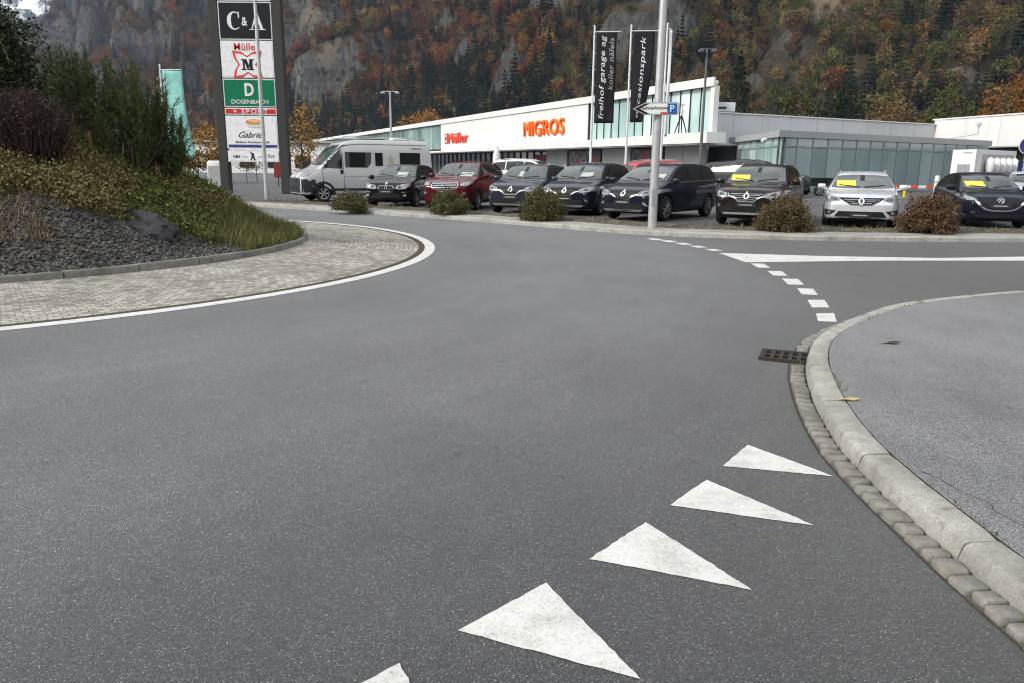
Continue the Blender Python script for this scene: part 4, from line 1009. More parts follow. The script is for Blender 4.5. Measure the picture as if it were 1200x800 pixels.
    def pair(s, name, poly, view, mat, parent, **k):
        if view == 'front': a = s.decal(name, poly, 'front', mat, parent, **k); b_ = s.decal(name, [(-y, z) for y, z in poly][::-1], 'front', mat, parent, **k); return a, b_
        if view == 'rear': return s.decal(name, poly, 'rear', mat, parent, **k), s.decal(name, [(-y, z) for y, z in poly][::-1], 'rear', mat, parent, **k)
        return s.decal(name, poly, 'left', mat, parent, **k), s.decal(name, poly, 'right', mat, parent, **k)

def wheel(root, x, y, r, wd, spokes, sgn, mat_rim=None, dish=.0):
    t = MB(); t.lathe([(r * .66, -wd / 2 + .01), (r * .9, -wd / 2), (r * .985, -wd * .36), (r, 0), (r * .985, wd * .36), (r * .9, wd / 2), (r * .66, wd / 2 - .01), (r * .66, -wd / 2 + .01)], 32, 'Y')
    w = t.build('wheel', M_tyre, root, smooth=50); w.location = (x, y, r)
    m = MB(); e = sgn * (wd / 2 - .012)
    m.m = 1; m.cyl((0, sgn * wd * .0, 0), (0, e - sgn * .05, 0), r * .655, r * .655, 28)
    m.m = 0; m.lathe([(r * .60, e - sgn * .03), (r * .67, e - sgn * .004), (r * .685, e + sgn * .004), (r * .62, e - sgn * .002), (r * .60, e - sgn * .03)], 32, 'Y')
    for k in range(spokes):
        a = 2 * PI * k / spokes
        for da in ((-.11, .11) if spokes < 8 else (0,)):
            c_, s_ = math.cos(a + da), math.sin(a + da)
            m.cyl((c_ * r * .1, e - sgn * .012, s_ * r * .1), (c_ * r * .62, e - sgn * .012, s_ * r * .62), .021, .015, 6)
    m.cyl((0, e - sgn * .04, 0), (0, e + sgn * .003, 0), r * .16, r * .13, 14)
    ri = m.build('rim', [mat_rim or M_alloy, M_black], w, smooth=40); return w
def diamond(cx, cz, a, b_): return [(cx, cz + b_), (cx + a, cz), (cx, cz - b_), (cx - a, cz)]
def ell(cx, cz, a, b_, n=20): return [(cx + a * math.cos(2 * PI * i / n), cz + b_ * math.sin(2 * PI * i / n)) for i in range(n)]
def emblem(B, root, kind, z, s=1.0):
    if kind == 'diamond':
        e = B.decal('emblem', diamond(0, z, .085 * s, .118 * s), 'front', M_chrome, root, off=.03, thick=.04)
        B.decal('emblem_recess', diamond(0, z, .036 * s, .062 * s), 'front', M_gloss, e, off=.034, thick=.006)
    elif kind == 'roundel':
        e = B.decal('emblem', ell(0, z, .045, .045), 'front', M_chrome, root, off=.02, thick=.03)
        for q in range(4):
            a0 = PI / 2 * q; B.decal('emblem_quarter', [(0, z)] + [(.034 * math.cos(a0 + PI / 2 * i / 5), z + .034 * math.sin(a0 + PI / 2 * i / 5)) for i in range(6)], 'front', M_blue if q % 2 else M_white, e, off=.024, thick=.006)
    elif kind == 'oval':
        e = B.decal('emblem', ell(0, z, .085, .036), 'front', M_chrome, root, off=.03, thick=.04); B.decal('emblem_field', ell(0, z, .074, .028), 'front', M_blue, e, off=.034, thick=.006)
    elif kind == 'wings':
        e = B.decal('emblem', ell(0, z, .085, .066), 'front', M_chrome, root, off=.03, thick=.04); B.decal('emblem_field', ell(0, z, .07, .052), 'front', M_gloss, e, off=.033, thick=.006)
        B.decal('emblem_wing', [(-.068, z + .02), (-.03, z + .012), (0, z - .022), (.03, z + .012), (.068, z + .02), (.03, z + .0), (0, z - .044), (-.03, z + .0)], 'front', M_chrome, e, off=.037, thick=.006)
def dealer_plate(B, root, z):
    p = B.decal('number_plate', [(-.26, z - .055), (.26, z - .055), (.26, z + .055), (-.26, z + .055)], 'front', M_plate, root, off=.02, thick=.03)
    B.decal('plate_print', [(-.17, z - .014), (.17, z - .014), (.17, z + .014), (-.17, z + .014)], 'front', M_platet, p, off=.023, thick=.005)

def front(B, root, st):
    """grille, lamps, intakes; heights in metres, z0 shifts the whole face"""
    z = st.get('z0', 0); k = st.get('k', 1.0); w = B.w; kind = st['kind']; Y = lambda pts: [(a * k, b_ + z) for a, b_ in pts]
    d = B.decal
    if kind == 'winged':           # wide winged grille with a bright lower edge and a diamond
        d('grille_trim', Y([(-.50, .845), (.50, .845), (.47, .76), (.34, .725), (.20, .615), (-.20, .615), (-.34, .725), (-.47, .76)]), 'front', st.get('trim', M_chrome), root, off=.010, thick=.03)
        d('grille', Y([(-.49, .848), (.49, .848), (.455, .785), (.31, .755), (.175, .655), (-.175, .655), (-.31, .755), (-.455, .785)]), 'front', M_black, root, off=.016, thick=.03)
        for q in range(st.get('slats', 3)):
            zz = .685 + .043 * q; hw = .20 + .075 * q
            d('slat', Y([(-hw, zz), (hw, zz), (hw, zz + .011), (-hw, zz + .011)]), 'front', M_silver if st.get('brightslats') else M_lampd, root, off=.021, thick=.02)
        L1 = [(.50, .765), (.52, .845), (.66, .875), (w / k - .03, .93), (w / k - .01, .86), (w / k - .06, .775), (.66, .735)]
        B.pair('headlight', Y(L1), 'front', M_lamp, root, off=.010, thick=.02)
        B.pair('headlight_lens', Y([(.60, .785), (.60, .835), (.72, .85), (.72, .785)]), 'front', M_lampd, root, off=.014, thick=.01)
        if st.get('drl', 1): B.pair('daytime_lamp', Y([(.47, .765), (.64, .730), (.665, .66), (.63, .665), (.60, .712), (.46, .742)]), 'front', M_lamp, root, off=.014, thick=.02)
        d('lower_intake', Y([(-.60, .50), (.60, .50), (.50, .36), (-.50, .36)]), 'front', M_black, root, off=.010, thick=.03)
        B.pair('fog_lamp_recess', Y([(.63, .58), (.80, .62), (.82, .47), (.66, .43)]), 'front', M_black, root, off=.010, thick=.03)
        B.pair('fog_lamp', Y([(.60, .56), (.66, .545), (.76, .455), (.76, .42), (.62, .49)]) if st.get('hook') else Y(ell(.73, .52, .05, .045, 12)), 'front', M_chrome, root, off=.018, thick=.03)
        d('skid_plate', Y([(-.62, .345), (.62, .345), (.55, .29), (-.55, .29)]), 'front', st.get('skid', M_silver), root, off=.016, thick=.03)
        emblem(B, root, 'diamond', .765 + z, k); dealer_plate(B, root, .545 + z)
    elif kind == 'sedan_winged':
        d('grille_trim', Y([(-.55, .765), (.55, .765), (.40, .665), (.24, .585), (-.24, .585), (-.40, .665)]), 'front', M_lampd, root, off=.010, thick=.03)
        d('grille', Y([(-.55, .762), (.55, .762), (.38, .678), (.22, .605), (-.22, .605), (-.38, .678)]), 'front', M_black, root, off=.015, thick=.03)
        for q in range(3): hw = .24 + .09 * q; zz = .63 + .04 * q; d('slat', Y([(-hw, zz), (hw, zz), (hw, zz + .008), (-hw, zz + .008)]), 'front', M_silver, root, off=.019, thick=.02)
        B.pair('headlight', Y([(.50, .69), (.52, .765), (.70, .815), (.86, .86), (.89, .76), (.84, .66), (.70, .655), (.60, .685)]), 'front', M_lamp, root, off=.010, thick=.02)
        B.pair('headlight_lens', Y([(.56, .70), (.58, .755), (.74, .785), (.74, .685)]), 'front', M_lampd, root, off=.014, thick=.01)
        d('lower_intake', Y([(-.52, .43), (.52, .43), (.62, .29), (-.62, .29)]), 'front', M_black, root, off=.012, thick=.03)
        B.pair('fog_lamp_recess', Y([(.58, .44), (.86, .47), (.83, .33), (.70, .34)]), 'front', M_black, root, off=.012, thick=.03)
        B.pair('fog_lamp', Y(ell(.74, .40, .045, .04, 12)), 'front', M_silver, root, off=.018, thick=.03)
        emblem(B, root, 'diamond', .675 + z, 1.0); dealer_plate(B, root, .335 + z)
    elif kind == 'kidney':
        B.pair('grille_trim', Y([(.015, .79), (.25, .79), (.30, .72), (.26, .655), (.03, .655)]), 'front', M_chrome, root, off=.012, thick=.03)
        B.pair('grille', Y([(.03, .78), (.24, .78), (.283, .72), (.25, .667), (.042, .667)]), 'front', M_black, root, off=.018, thick=.03)
        B.pair('headlight', Y([(.34, .69), (.40, .80), (.62, .84), (.82, .88), (.82, .76), (.70, .685), (.48, .665)]), 'front', M_lamp, root, off=.012, thick=.02)
        B.pair('headlight_ring', Y(ell(.50, .745, .055, .05, 12)), 'front', M_lampd, root, off=.016, thick=.01)
        d('lower_intake', Y([(-.46, .52), (.46, .52), (.56, .36), (-.56, .36)]), 'front', M_black, root, off=.012, thick=.03)
        B.pair('bumper_blade', Y([(.56, .575), (.84, .60), (.84, .57), (.56, .55)]), 'front', M_chrome, root, off=.016, thick=.02)
        B.pair('fog_lamp', Y(ell(.68, .46, .05, .045, 12)), 'front', M_silver, root, off=.016, thick=.03)
        emblem(B, root, 'roundel', .86 + z); dealer_plate(B, root, .58 + z)
    elif kind == 'hexagon':
        d('grille_trim', Y([(-.44, .93), (.44, .93), (.50, .84), (.42, .70), (-.42, .70), (-.50, .84)]), 'front', M_chrome, root, off=.010, thick=.03)
        d('grille', Y([(-.42, .915), (.42, .915), (.475, .84), (.40, .715), (-.40, .715), (-.475, .84)]), 'front', M_black, root, off=.016, thick=.03)
        for q in range(3): zz = .75 + .055 * q; d('slat', Y([(-.43, zz), (.43, zz), (.43, zz + .016), (-.43, zz + .016)]), 'front', M_silver, root, off=.022, thick=.02)
        B.pair('headlight', Y([(.54, .83), (.56, .91), (.70, .935), (.86, .98), (.86, .90), (.76, .82)]), 'front', M_lamp, root, off=.010, thick=.02)
        d('lower_intake', Y([(-.50, .56), (.50, .56), (.44, .40), (-.44, .40)]), 'front', M_black, root, off=.010, thick=.03)
        B.pair('fog_lamp_recess', Y([(.60, .62), (.82, .66), (.82, .52), (.62, .50)]), 'front', M_black, root, off=.010, thick=.03)
        B.pair('fog_lamp', Y(ell(.70, .58, .06, .035, 12)), 'front', M_lamp, root, off=.016, thick=.03)
        d('skid_plate', Y([(-.55, .385), (.55, .385), (.48, .32), (-.48, .32)]), 'front', M_black, root, off=.014, thick=.03)
        emblem(B, root, 'oval', .845 + z); dealer_plate(B, root, .63 + z)
    elif kind == 'shield':
        d('grille_trim', Y([(-.52, .70), (.52, .70), (.60, .74), (.62, .72), (.52, .60), (.36, .49), (.20, .455), (-.20, .455), (-.36, .49), (-.52, .60), (-.62, .72), (-.60, .74)]), 'front', M_chrome, root, off=.010, thick=.03)
        d('grille', Y([(-.45, .80), (.45, .80), (.52, .73), (.46, .61), (.33, .52), (.19, .485), (-.19, .485), (-.33, .52), (-.46, .61), (-.52, .73)]), 'front', M_black, root, off=.018, thick=.03)
        B.pair('headlight', Y([(.56, .735), (.60, .79), (.74, .845), (.84, .90), (.84, .80), (.76, .735)]), 'front', M_lamp, root, off=.010, thick=.02)
        d('lower_intake', Y([(-.62, .36), (.62, .36), (.55, .28), (-.55, .28)]), 'front', M_black, root, off=.012, thick=.03)
        B.pair('bumper_blade', Y([(.60, .43), (.82, .46), (.82, .44), (.60, .405)]), 'front', M_chrome, root, off=.014, thick=.02)
        emblem(B, root, 'wings', .735 + z); dealer_plate(B, root, .60 + z)

def car(name, label, cat, pos, fwd, sp, st, extras):
    """pos is the middle of the front axle on the ground, fwd the direction it faces"""
    L, W, wb, fo, wr = sp['L'], sp['W'], sp['wb'], sp['fo'], sp['wr']; w = W / 2; sp['axles'] = (-fo, -fo - wb)
    B = Body(sp); f = Vector((fwd[0], fwd[1], 0)).normalized(); rz = math.atan2(f.y, f.x)
    root = thing(name, label, cat, (pos[0] + f.x * fo, pos[1] + f.y * fo, pos[2] if len(pos) > 2 else .084), rz, extras.get('group'))
    if sp.get('scale'): root.scale = (sp['scale'],) * 3
    b = bpy.data.objects.new('body', B.mesh); link(b, root)
    P = sp['prof']; cowl, roof0, roof1 = sp['cowl'], sp['roof0'], sp['roof1']; zc = lerp_prof(P, cowl); zr = lerp_prof(P, roof0); rk = sp.get('roofk', .69)
    fs = extras.get('screen', M_screen)
    ws = B.decal('windscreen', [(-w * .84, zc + .035), (-w * .4, zc + .02), (w * .4, zc + .02), (w * .84, zc + .035), (w * (rk + .01), zr - .075), (w * .3, zr - .045), (-w * .3, zr - .045), (-w * (rk + .01), zr - .075)], 'front', fs, root, off=.008, step=.08)
    B.pair('wiper', [(.06, zc + .03), (w * .62, zc + .085), (w * .62, zc + .10), (.06, zc + .05)], 'front', M_black, ws, off=.02, thick=.014, step=.1)
    B.decal('mirror_mount', [(-.06, zr - .2), (.06, zr - .2), (.05, zr - .06), (-.05, zr - .06)], 'front', M_black, ws, off=.010, thick=.006)
    if extras.get('card'):
        cy, cz, cw, ch = extras['card']; t = (lambda a, q: (a + .25 * (q), q)); B.decal('price_card', [(cy - cw, cz), (cy + cw, cz), (cy + cw - .03, cz + ch), (cy - cw - .03, cz + ch)], 'front', M_yellow, ws, off=.012, thick=.006)
    if extras.get('paper'):
        cy, cz, cw, ch = extras['paper']; B.decal('paper', [(cy - cw, cz), (cy + cw, cz), (cy + cw, cz + ch), (cy - cw, cz + ch)], 'front', M_paper, ws, off=.012, thick=.006)
    # doors with a seam, glass above the belt
    x0, pill, x1 = sp['glass']; belt = lambda x: (lerp_prof(sp['belt'], -x / L) if isinstance(sp['belt'], list) else sp['belt'])
    def win(xa, xb, front_slant=0, rear_slant=0):
        n = 8; lo, hi = [], []
        for i in range(n + 1):
            x = xa + (xb - xa) * i / n; zt = B.top(x) - sp.get('gtop', .115); zb_ = belt(x) + .035
            if zt - zb_ > .015: lo.append((x, zb_)); hi.append((x, zt))
        return lo + hi[::-1]
    for side in ('left', 'right'):
        segs = [(x0, pill[0] + .03)] + [(pill[i] - .03, pill[i + 1] + .03) for i in range(len(pill) - 1)] + [(pill[-1] - .03, x1)]
        for si, (xa, xb) in enumerate(segs):
            pl = win(xa, xb)
            if len(pl) > 3: B.decal('side_window', pl, side, M_glass, root, off=.009, step=.07)
        if 'doors' in sp:
            for (xa, xb) in sp['doors']:
                zlo = sp.get('gc', .2) + .14; zh = belt((xa + xb) / 2) + .012
                pts = [(xa, zlo), (xa - .01, belt(xa) + .01), (xb, belt(xb) + .01), (xb + .02, zlo + (.0 if xb > -fo - wb + wr + .1 else .28)), ((xa + xb) / 2, zlo)]
                B.decal('door_seam', [(xa + .012, zlo - .01), (xa + .0, belt(xa) + .018), (xb - .012, belt(xb) + .018), (xb + .01, zlo + (-.01 if xb > -fo - wb + wr + .1 else .27)), ((xa + xb) / 2, zlo - .01)], side, M_black, root, off=.0025, thick=.01, step=.09)
                dd = B.decal('door', pts, side, sp['paint'], root, off=.007, thick=.008, step=.09)
                hz_ = zh - .12; B.decal('handle', [(xb + .08, hz_), (xb + .26, hz_ + .005), (xb + .26, hz_ + .035), (xb + .08, hz_ + .03)], side, extras.get('handle', sp['paint']), dd, off=.032, thick=.03)
        if extras.get('chromebelt'):
            n = 12; xs_ = [x0 - .0 + (x1 - x0) * i / n for i in range(n + 1)]; B.decal('belt_trim', [(x, belt(x) + .012) for x in xs_] + [(x, belt(x) + .034) for x in xs_[::-1]], side, M_chrome, root, off=.012, thick=.012, step=.12)
        if extras.get('cladding', 1):
            for ax in sp['axles']:
                r0, r1 = wr + .05, wr + .11; pts = [(ax + r1 * math.cos(a), wr + r1 * math.sin(a)) for a in np.linspace(-.25, PI + .25, 22)] + [(ax + r0 * math.cos(a), wr + r0 * math.sin(a)) for a in np.linspace(PI + .25, -.25, 22)]
                B.decal('arch_trim', pts, side, M_black, root, off=.010, thick=.02, step=.2)
            if extras.get('sill', 1): B.decal('sill_trim', [(-fo - wr - .14, sp.get('gc', .2) + .07), (-fo - wb + wr + .14, sp.get('gc', .2) + .07), (-fo - wb + wr + .14, sp.get('gc', .2) + .15), (-fo - wr - .14, sp.get('gc', .2) + .15)], side, extras.get('silltrim', M_black), root, off=.012, thick=.02, step=.12)
    for ax in sp['axles']:
        for sy in (-1, 1): wheel(root, ax, sy * (w - .115), wr, .215, extras.get('spokes', 5), sy, extras.get('rim'))
    for sy in (-1, 1):
        m = MB(); mx = x0 - .03; mz = belt(x0) + .085
        m.box((mx + .02, sy * (w * .955 + .05), mz - .06), (.07, .14, .04), bev=.01); me_ = m.build('side_mirror', extras.get('mirror', sp['paint']), root, smooth=50)
        m2 = MB(); prof = [(0, .085), (.05, .075), (.08, .035), (.085, 0)]; 
        m2.box((mx + .01, sy * (w + .10), mz), (.12, .21, .15), bev=.035); mm = m2.build('mirror_shell', extras.get('mirror', sp['paint']), me_, smooth=60)
    if extras.get('rails'):
        for sy in (-1, 1):
            m = MB(); n = 9; pts = []
            for i in range(n + 1):
                x = -L * (roof0 + .04) + (-L * (roof1 - .02) + L * (roof0 + .04)) * i / n; h = B.bvh.ray_cast(Vector((x, sy * w * (rk - .06), 4)), Vector((0, 0, -1)))[0]; pts.append((x, sy * w * (rk - .06), h.z + (.045 if 0 < i < n else .0)))
            m.tube(pts, .014, 6); m.build('roof_rail', extras['rails'], root, smooth=60)
    if st: front(B, root, st)
    B.pair('tail_lamp', [(w * .52, belt(-L) - .05), (w * .9, belt(-L) - .02), (w * .9, belt(-L) - .2), (w * .6, belt(-L) - .18)], 'rear', M_red, root, off=.01)
    zrw = B.top(-L * roof1); B.decal('rear_window', [(-w * .66, belt(-L) + .05), (w * .66, belt(-L) + .05), (w * .56, zrw - .14), (-w * .56, zrw - .14)], 'rear', M_glass, root, off=.008, step=.1)
    return root, B

def spec(L, W, H, wb, fo, wr, prof, belt, cowl, roof0, roof1, glass, doors, paint_, **k):
    d = dict(L=L, W=W, H=H, wb=wb, fo=fo, wr=wr, prof=prof, belt=belt, cowl=cowl, roof0=roof0, roof1=roof1, glass=glass, doors=doors, paint=paint_); d.update(k); return d
P_suv = [(0, .78), (.010, .86), (.03, .93), (.09, 1.005), (.17, 1.06), (.235, 1.10), (.30, 1.27), (.365, 1.44), (.42, 1.545), (.48, 1.585), (.60, 1.60), (.74, 1.585), (.86, 1.54), (.915, 1.48), (.95, 1.27), (.975, 1.08), (1.0, .92)]
P_mpv = [(0, .76), (.010, .83), (.03, .90), (.09, .985), (.16, 1.06), (.205, 1.115), (.28, 1.31), (.35, 1.48), (.41, 1.585), (.48, 1.645), (.60, 1.675), (.75, 1.665), (.87, 1.62), (.93, 1.54), (.96, 1.30), (.98, 1.10), (1.0, .92)]
P_est = [(0, .66), (.010, .72), (.03, .78), (.09, .87), (.17, .93), (.245, .97), (.31, 1.13), (.375, 1.28), (.43, 1.38), (.49, 1.43), (.60, 1.45), (.76, 1.435), (.88, 1.38), (.935, 1.29), (.965, 1.10), (.985, .95), (1.0, .80)]
P_hat = [(0, .70), (.010, .77), (.03, .84), (.09, .92), (.17, .985), (.235, 1.02), (.30, 1.18), (.365, 1.33), (.42, 1.43), (.49, 1.485), (.60, 1.50), (.75, 1.475), (.86, 1.41), (.92, 1.31), (.955, 1.12), (.98, .98), (1.0, .82)]
def scaled(P, k): return [(x, z * k) for x, z in P]
bl = lambda a, b_: [(0, a), (.25, a), (1, b_)]
C_dkgrey = paint('dark_slate_paint', (.022, .027, .038)); C_black = paint('black_paint', (.006, .006, .007), .2); C_red = paint('dark_red_paint', (.075, .004, .007), .45)
C_navy = paint('blue_black_paint', (.010, .012, .020), .3); C_brown = paint('black_brown_paint', (.014, .009, .010), .3); C_silver = paint('silver_paint', (.66, .68, .71), .45, .3); C_dblue = paint('dark_blue_paint', (.006, .007, .016), .3); C_white = paint('white_car_paint', (.72, .72, .70), 0, .35)
GRP = 'cars for sale parked along the verge'
car('parked_car', 'black compact car with round twin grille in front of the camper van', 'car', (-4.4, 28.3), (-.16, -.99), spec(4.34, 1.80, 1.56, 2.67, .84, .325, scaled(P_suv, .968), bl(.98, 1.04), .235, .42, .88, (-1.32, (-2.32, -3.25), -3.98), ((-1.25, -2.32), (-2.34, -3.28)), C_black, gc=.19), dict(kind='kidney'), dict(group=GRP, cladding=0, paper=(.25, 1.09, .2, .16)))
car('parked_car', 'dark red car with chrome slatted hexagonal grille beside the black compact', 'car', (-2.1, 27.1), (-.28, -.96), spec(4.52, 1.84, 1.67, 2.69, .90, .345, scaled(P_suv, 1.04), bl(1.08, 1.16), .235, .42, .88, (-1.40, (-2.42, -3.4), -4.12), ((-1.35, -2.42), (-2.44, -3.42)), C_red), dict(kind='hexagon', z0=.02), dict(group=GRP, rails=M_black, paper=(.4, 1.14, .22, .14), sill=1))
car('parked_car', 'dark slate grey car with diamond emblem and silver lower bumper behind the tall shrub', 'car', (.22, 25.5), (-.35, -.94), spec(4.45, 1.84, 1.60, 2.65, .92, .35, P_suv, bl(1.03, 1.12), .235, .42, .88, (-1.36, (-2.36, -3.3), -4.05), ((-1.32, -2.36), (-2.38, -3.32)), C_dkgrey), dict(kind='winged', z0=.01, trim=M_silver), dict(group=GRP, rails=M_silver, paper=(-.1, 1.18, .07, .16), silltrim=M_silver))
mpv = lambda: spec(4.85, 1.89, 1.675, 2.885, .93, .36, P_mpv, bl(1.06, 1.14), .205, .40, .90, (-1.16, (-1.52, -2.5, -3.5), -4.5), ((-1.42, -2.5), (-2.52, -3.52)), C_navy)
car('parked_car', 'blue black people carrier with diamond emblem, just right of the tall shrub', 'car', (1.98, 25.15), (-.42, -.91), mpv(), dict(kind='winged', k=1.03, hook=1, trim=M_chrome), dict(group=GRP, chromebelt=1, cladding=0, spokes=10, paper=(.3, 1.2, .2, .13)))
car('parked_car', 'blue black people carrier with its left side in view, behind the grey lamp post', 'car', (3.72, 22.95), (-.61, -.79), mpv(), dict(kind='winged', k=1.03, hook=1, trim=M_chrome), dict(group=GRP, chromebelt=1, cladding=0, spokes=10, paper=(.42, 1.2, .22, .13)))
car('parked_car', 'dark brown car with bright slatted grille, diamond emblem and yellow card in windscreen', 'car', (6.6, 21.3), (-.46, -.89), spec(4.67, 1.86, 1.67, 2.705, .95, .36, scaled(P_suv, 1.04), bl(1.08, 1.17), .235, .42, .88, (-1.42, (-2.45, -3.45), -4.22), ((-1.38, -2.45), (-2.47, -3.47)), C_brown), dict(kind='winged', z0=.035, slats=4, brightslats=1), dict(group=GRP, rails=M_silver, card=(-.42, 1.19, .25, .15), silltrim=M_chrome))
car('parked_car', 'silver estate car with diamond emblem, roof rails and yellow card in windscreen', 'car', (9.53, 21.2), (-.39, -.92), spec(4.62, 1.83, 1.45, 2.71, .90, .33, P_est, bl(.93, 1.0), .245, .43, .90, (-1.38, (-2.38, -3.4), -4.2), ((-1.32, -2.38), (-2.40, -3.42)), C_silver, gc=.16, scale=1.03), dict(kind='sedan_winged'), dict(group=GRP, rails=M_silver, cladding=0, card=(-.38, 1.03, .24, .15)))
car('parked_car', 'dark blue hatchback with shield grille and yellow card, right of the rust brown shrub', 'car', (13.42, 21.7), (-.27, -.96), spec(4.06, 1.72, 1.50, 2.57, .80, .32, P_hat, bl(.97, 1.05), .235, .42, .88, (-1.22, (-2.18, -3.0), -3.62), ((-1.18, -2.18), (-2.20, -3.02)), C_dblue, gc=.17), dict(kind='shield'), dict(group=GRP, cladding=0, card=(-.36, 1.09, .24, .14), rim=M_chrome))
# second row
G2 = 'vehicles standing in the second row of the car park'
P_pick = [(0, .95), (.01, 1.02), (.03, 1.08), (.10, 1.14), (.20, 1.17), (.26, 1.20), (.31, 1.40), (.36, 1.60), (.40, 1.74), (.46, 1.79), (.60, 1.79), (.67, 1.76), (.70, 1.74), (.74, 1.70), (.86, 1.68), (.94, 1.64), (.965, 1.3), (.985, 1.15), (1.0, 1.05)]
C_pick = paint('dark_grey_pickup_paint', (.05, .052, .055), .4)
p = at(852, 224.5, .084)
rp, Bp = car('pickup_truck', 'dark grey pickup truck with canopy facing right, behind the dark brown car', 'pickup', (15.3, 43.0, .084), (.80, -.60), spec(5.3, 1.86, 1.79, 3.2, .92, .39, P_pick, 1.17, .26, .42, .90, (-1.62, (-2.45,), -3.35), ((-1.6, -2.45), (-2.47, -3.3)), C_pick, gc=.28, roofk=.74, scale=1.12), dict(kind='hexagon', z0=.12), dict(group=G2, rails=M_black, chromebelt=0))
for side in ('left', 'right'): Bp.decal('canopy_window', [(-3.75, 1.26), (-4.75, 1.26), (-4.7, 1.5), (-3.8, 1.55)], side, M_glass, rp, off=.01, step=.1)
Bp.pair('side_lamp', [(-5.12, 1.2), (-5.27, 1.15), (-5.26, .9), (-5.12, .88)], 'left', M_red, rp, off=.012)
car('parked_car', 'white off-road car facing right in the second row, before the shop window', 'car', (2.4, 43), (.93, -.37), spec(4.6, 1.86, 1.78, 2.7, .9, .37, scaled(P_suv, 1.11), bl(1.14, 1.2), .235, .42, .88, (-1.4, (-2.4, -3.4), -4.1), ((-1.35, -2.4), (-2.42, -3.42)), C_white, scale=1.07), dict(kind='hexagon', z0=.08), dict(group=G2, rails=M_silver))
car('parked_car', 'pale silver hatchback in the second row, almost hidden behind the people carriers', 'car', (3.35, 36.8), (.55, -.83), spec(4.1, 1.74, 1.52, 2.55, .82, .32, scaled(P_hat, 1.01), bl(.98, 1.05), .235, .42, .88, (-1.24, (-2.2, -3.05), -3.66), ((-1.2, -2.2), (-2.22, -3.05)), C_silver), dict(kind='sedan_winged'), dict(group=G2, cladding=0))
C_red2 = paint('pale_red_paint', (.42, .05, .05), .2)
car('parked_car', 'light red car in the second row with its roof showing over the people carrier', 'car', (9.0, 38.6), (.92, .25), spec(4.45, 1.84, 1.72, 2.65, .92, .35, scaled(P_suv, 1.09), bl(1.1, 1.18), .235, .42, .88, (-1.36, (-2.36, -3.3), -4.05), ((-1.32, -2.36), (-2.38, -3.32)), C_red2, scale=1.08), dict(kind='hexagon', z0=.06), dict(group=G2, rails=M_silver))
car('parked_car', 'silver car at the right edge behind the dark blue hatchback', 'car', (21.4, 32.2), (-.5, -.86), spec(4.3, 1.78, 1.55, 2.65, .86, .33, scaled(P_hat, 1.03), bl(.98, 1.06), .235, .42, .88, (-1.28, (-2.26, -3.1), -3.75), ((-1.22, -2.26), (-2.28, -3.12)), C_silver), dict(kind='sedan_winged'), dict(group=G2, cladding=0))
# camper van
P_van = [(0, .92), (.006, 1.02), (.02, 1.12), (.06, 1.24), (.11, 1.36), (.15, 1.48), (.20, 1.78), (.25, 2.10), (.285, 2.32), (.32, 2.47), (.37, 2.56), (.45, 2.60), (.70, 2.615), (.90, 2.61), (.965, 2.59), (.985, 2.50), (.995, 2.0), (1.0, 1.2)]
C_van = paint('grey_white_van_paint', (.56, .57, .565), .2, .35); M_vang = plain('van_window', (.010, .011, .012), .06, coat=.5); M_bump = plain('grey_bumper', (.03, .032, .034), .55)
sv = spec(5.99, 2.05, 2.61, 4.03, .95, .345, P_van, 1.40, .15, .31, .97, (-1.02, (-1.78,), -1.79), (), C_van, gc=.22, roofk=.86, nose=.80, plan=[(0, .78), (.006, .84), (.02, .90), (.05, .95), (.10, .985), (.2, 1), (.94, 1.0), (.985, .985), (1, .96)], bow=.05, gtop=.16, scale=.975)
sv['low'] = [(0, .34), (.006, .28), (.03, .24), (.1, .26), (.9, .26), (.98, .30), (1, .36)]
rv, Bv = car('camper_van', 'silver white high roofed camper van with dark side windows and grey bumper', 'camper van', (-8.25, 32.5), (-.86, -.51), sv, None, dict(cladding=0, spokes=6, mirror=M_black, screen=M_screen))
d = Bv.decal
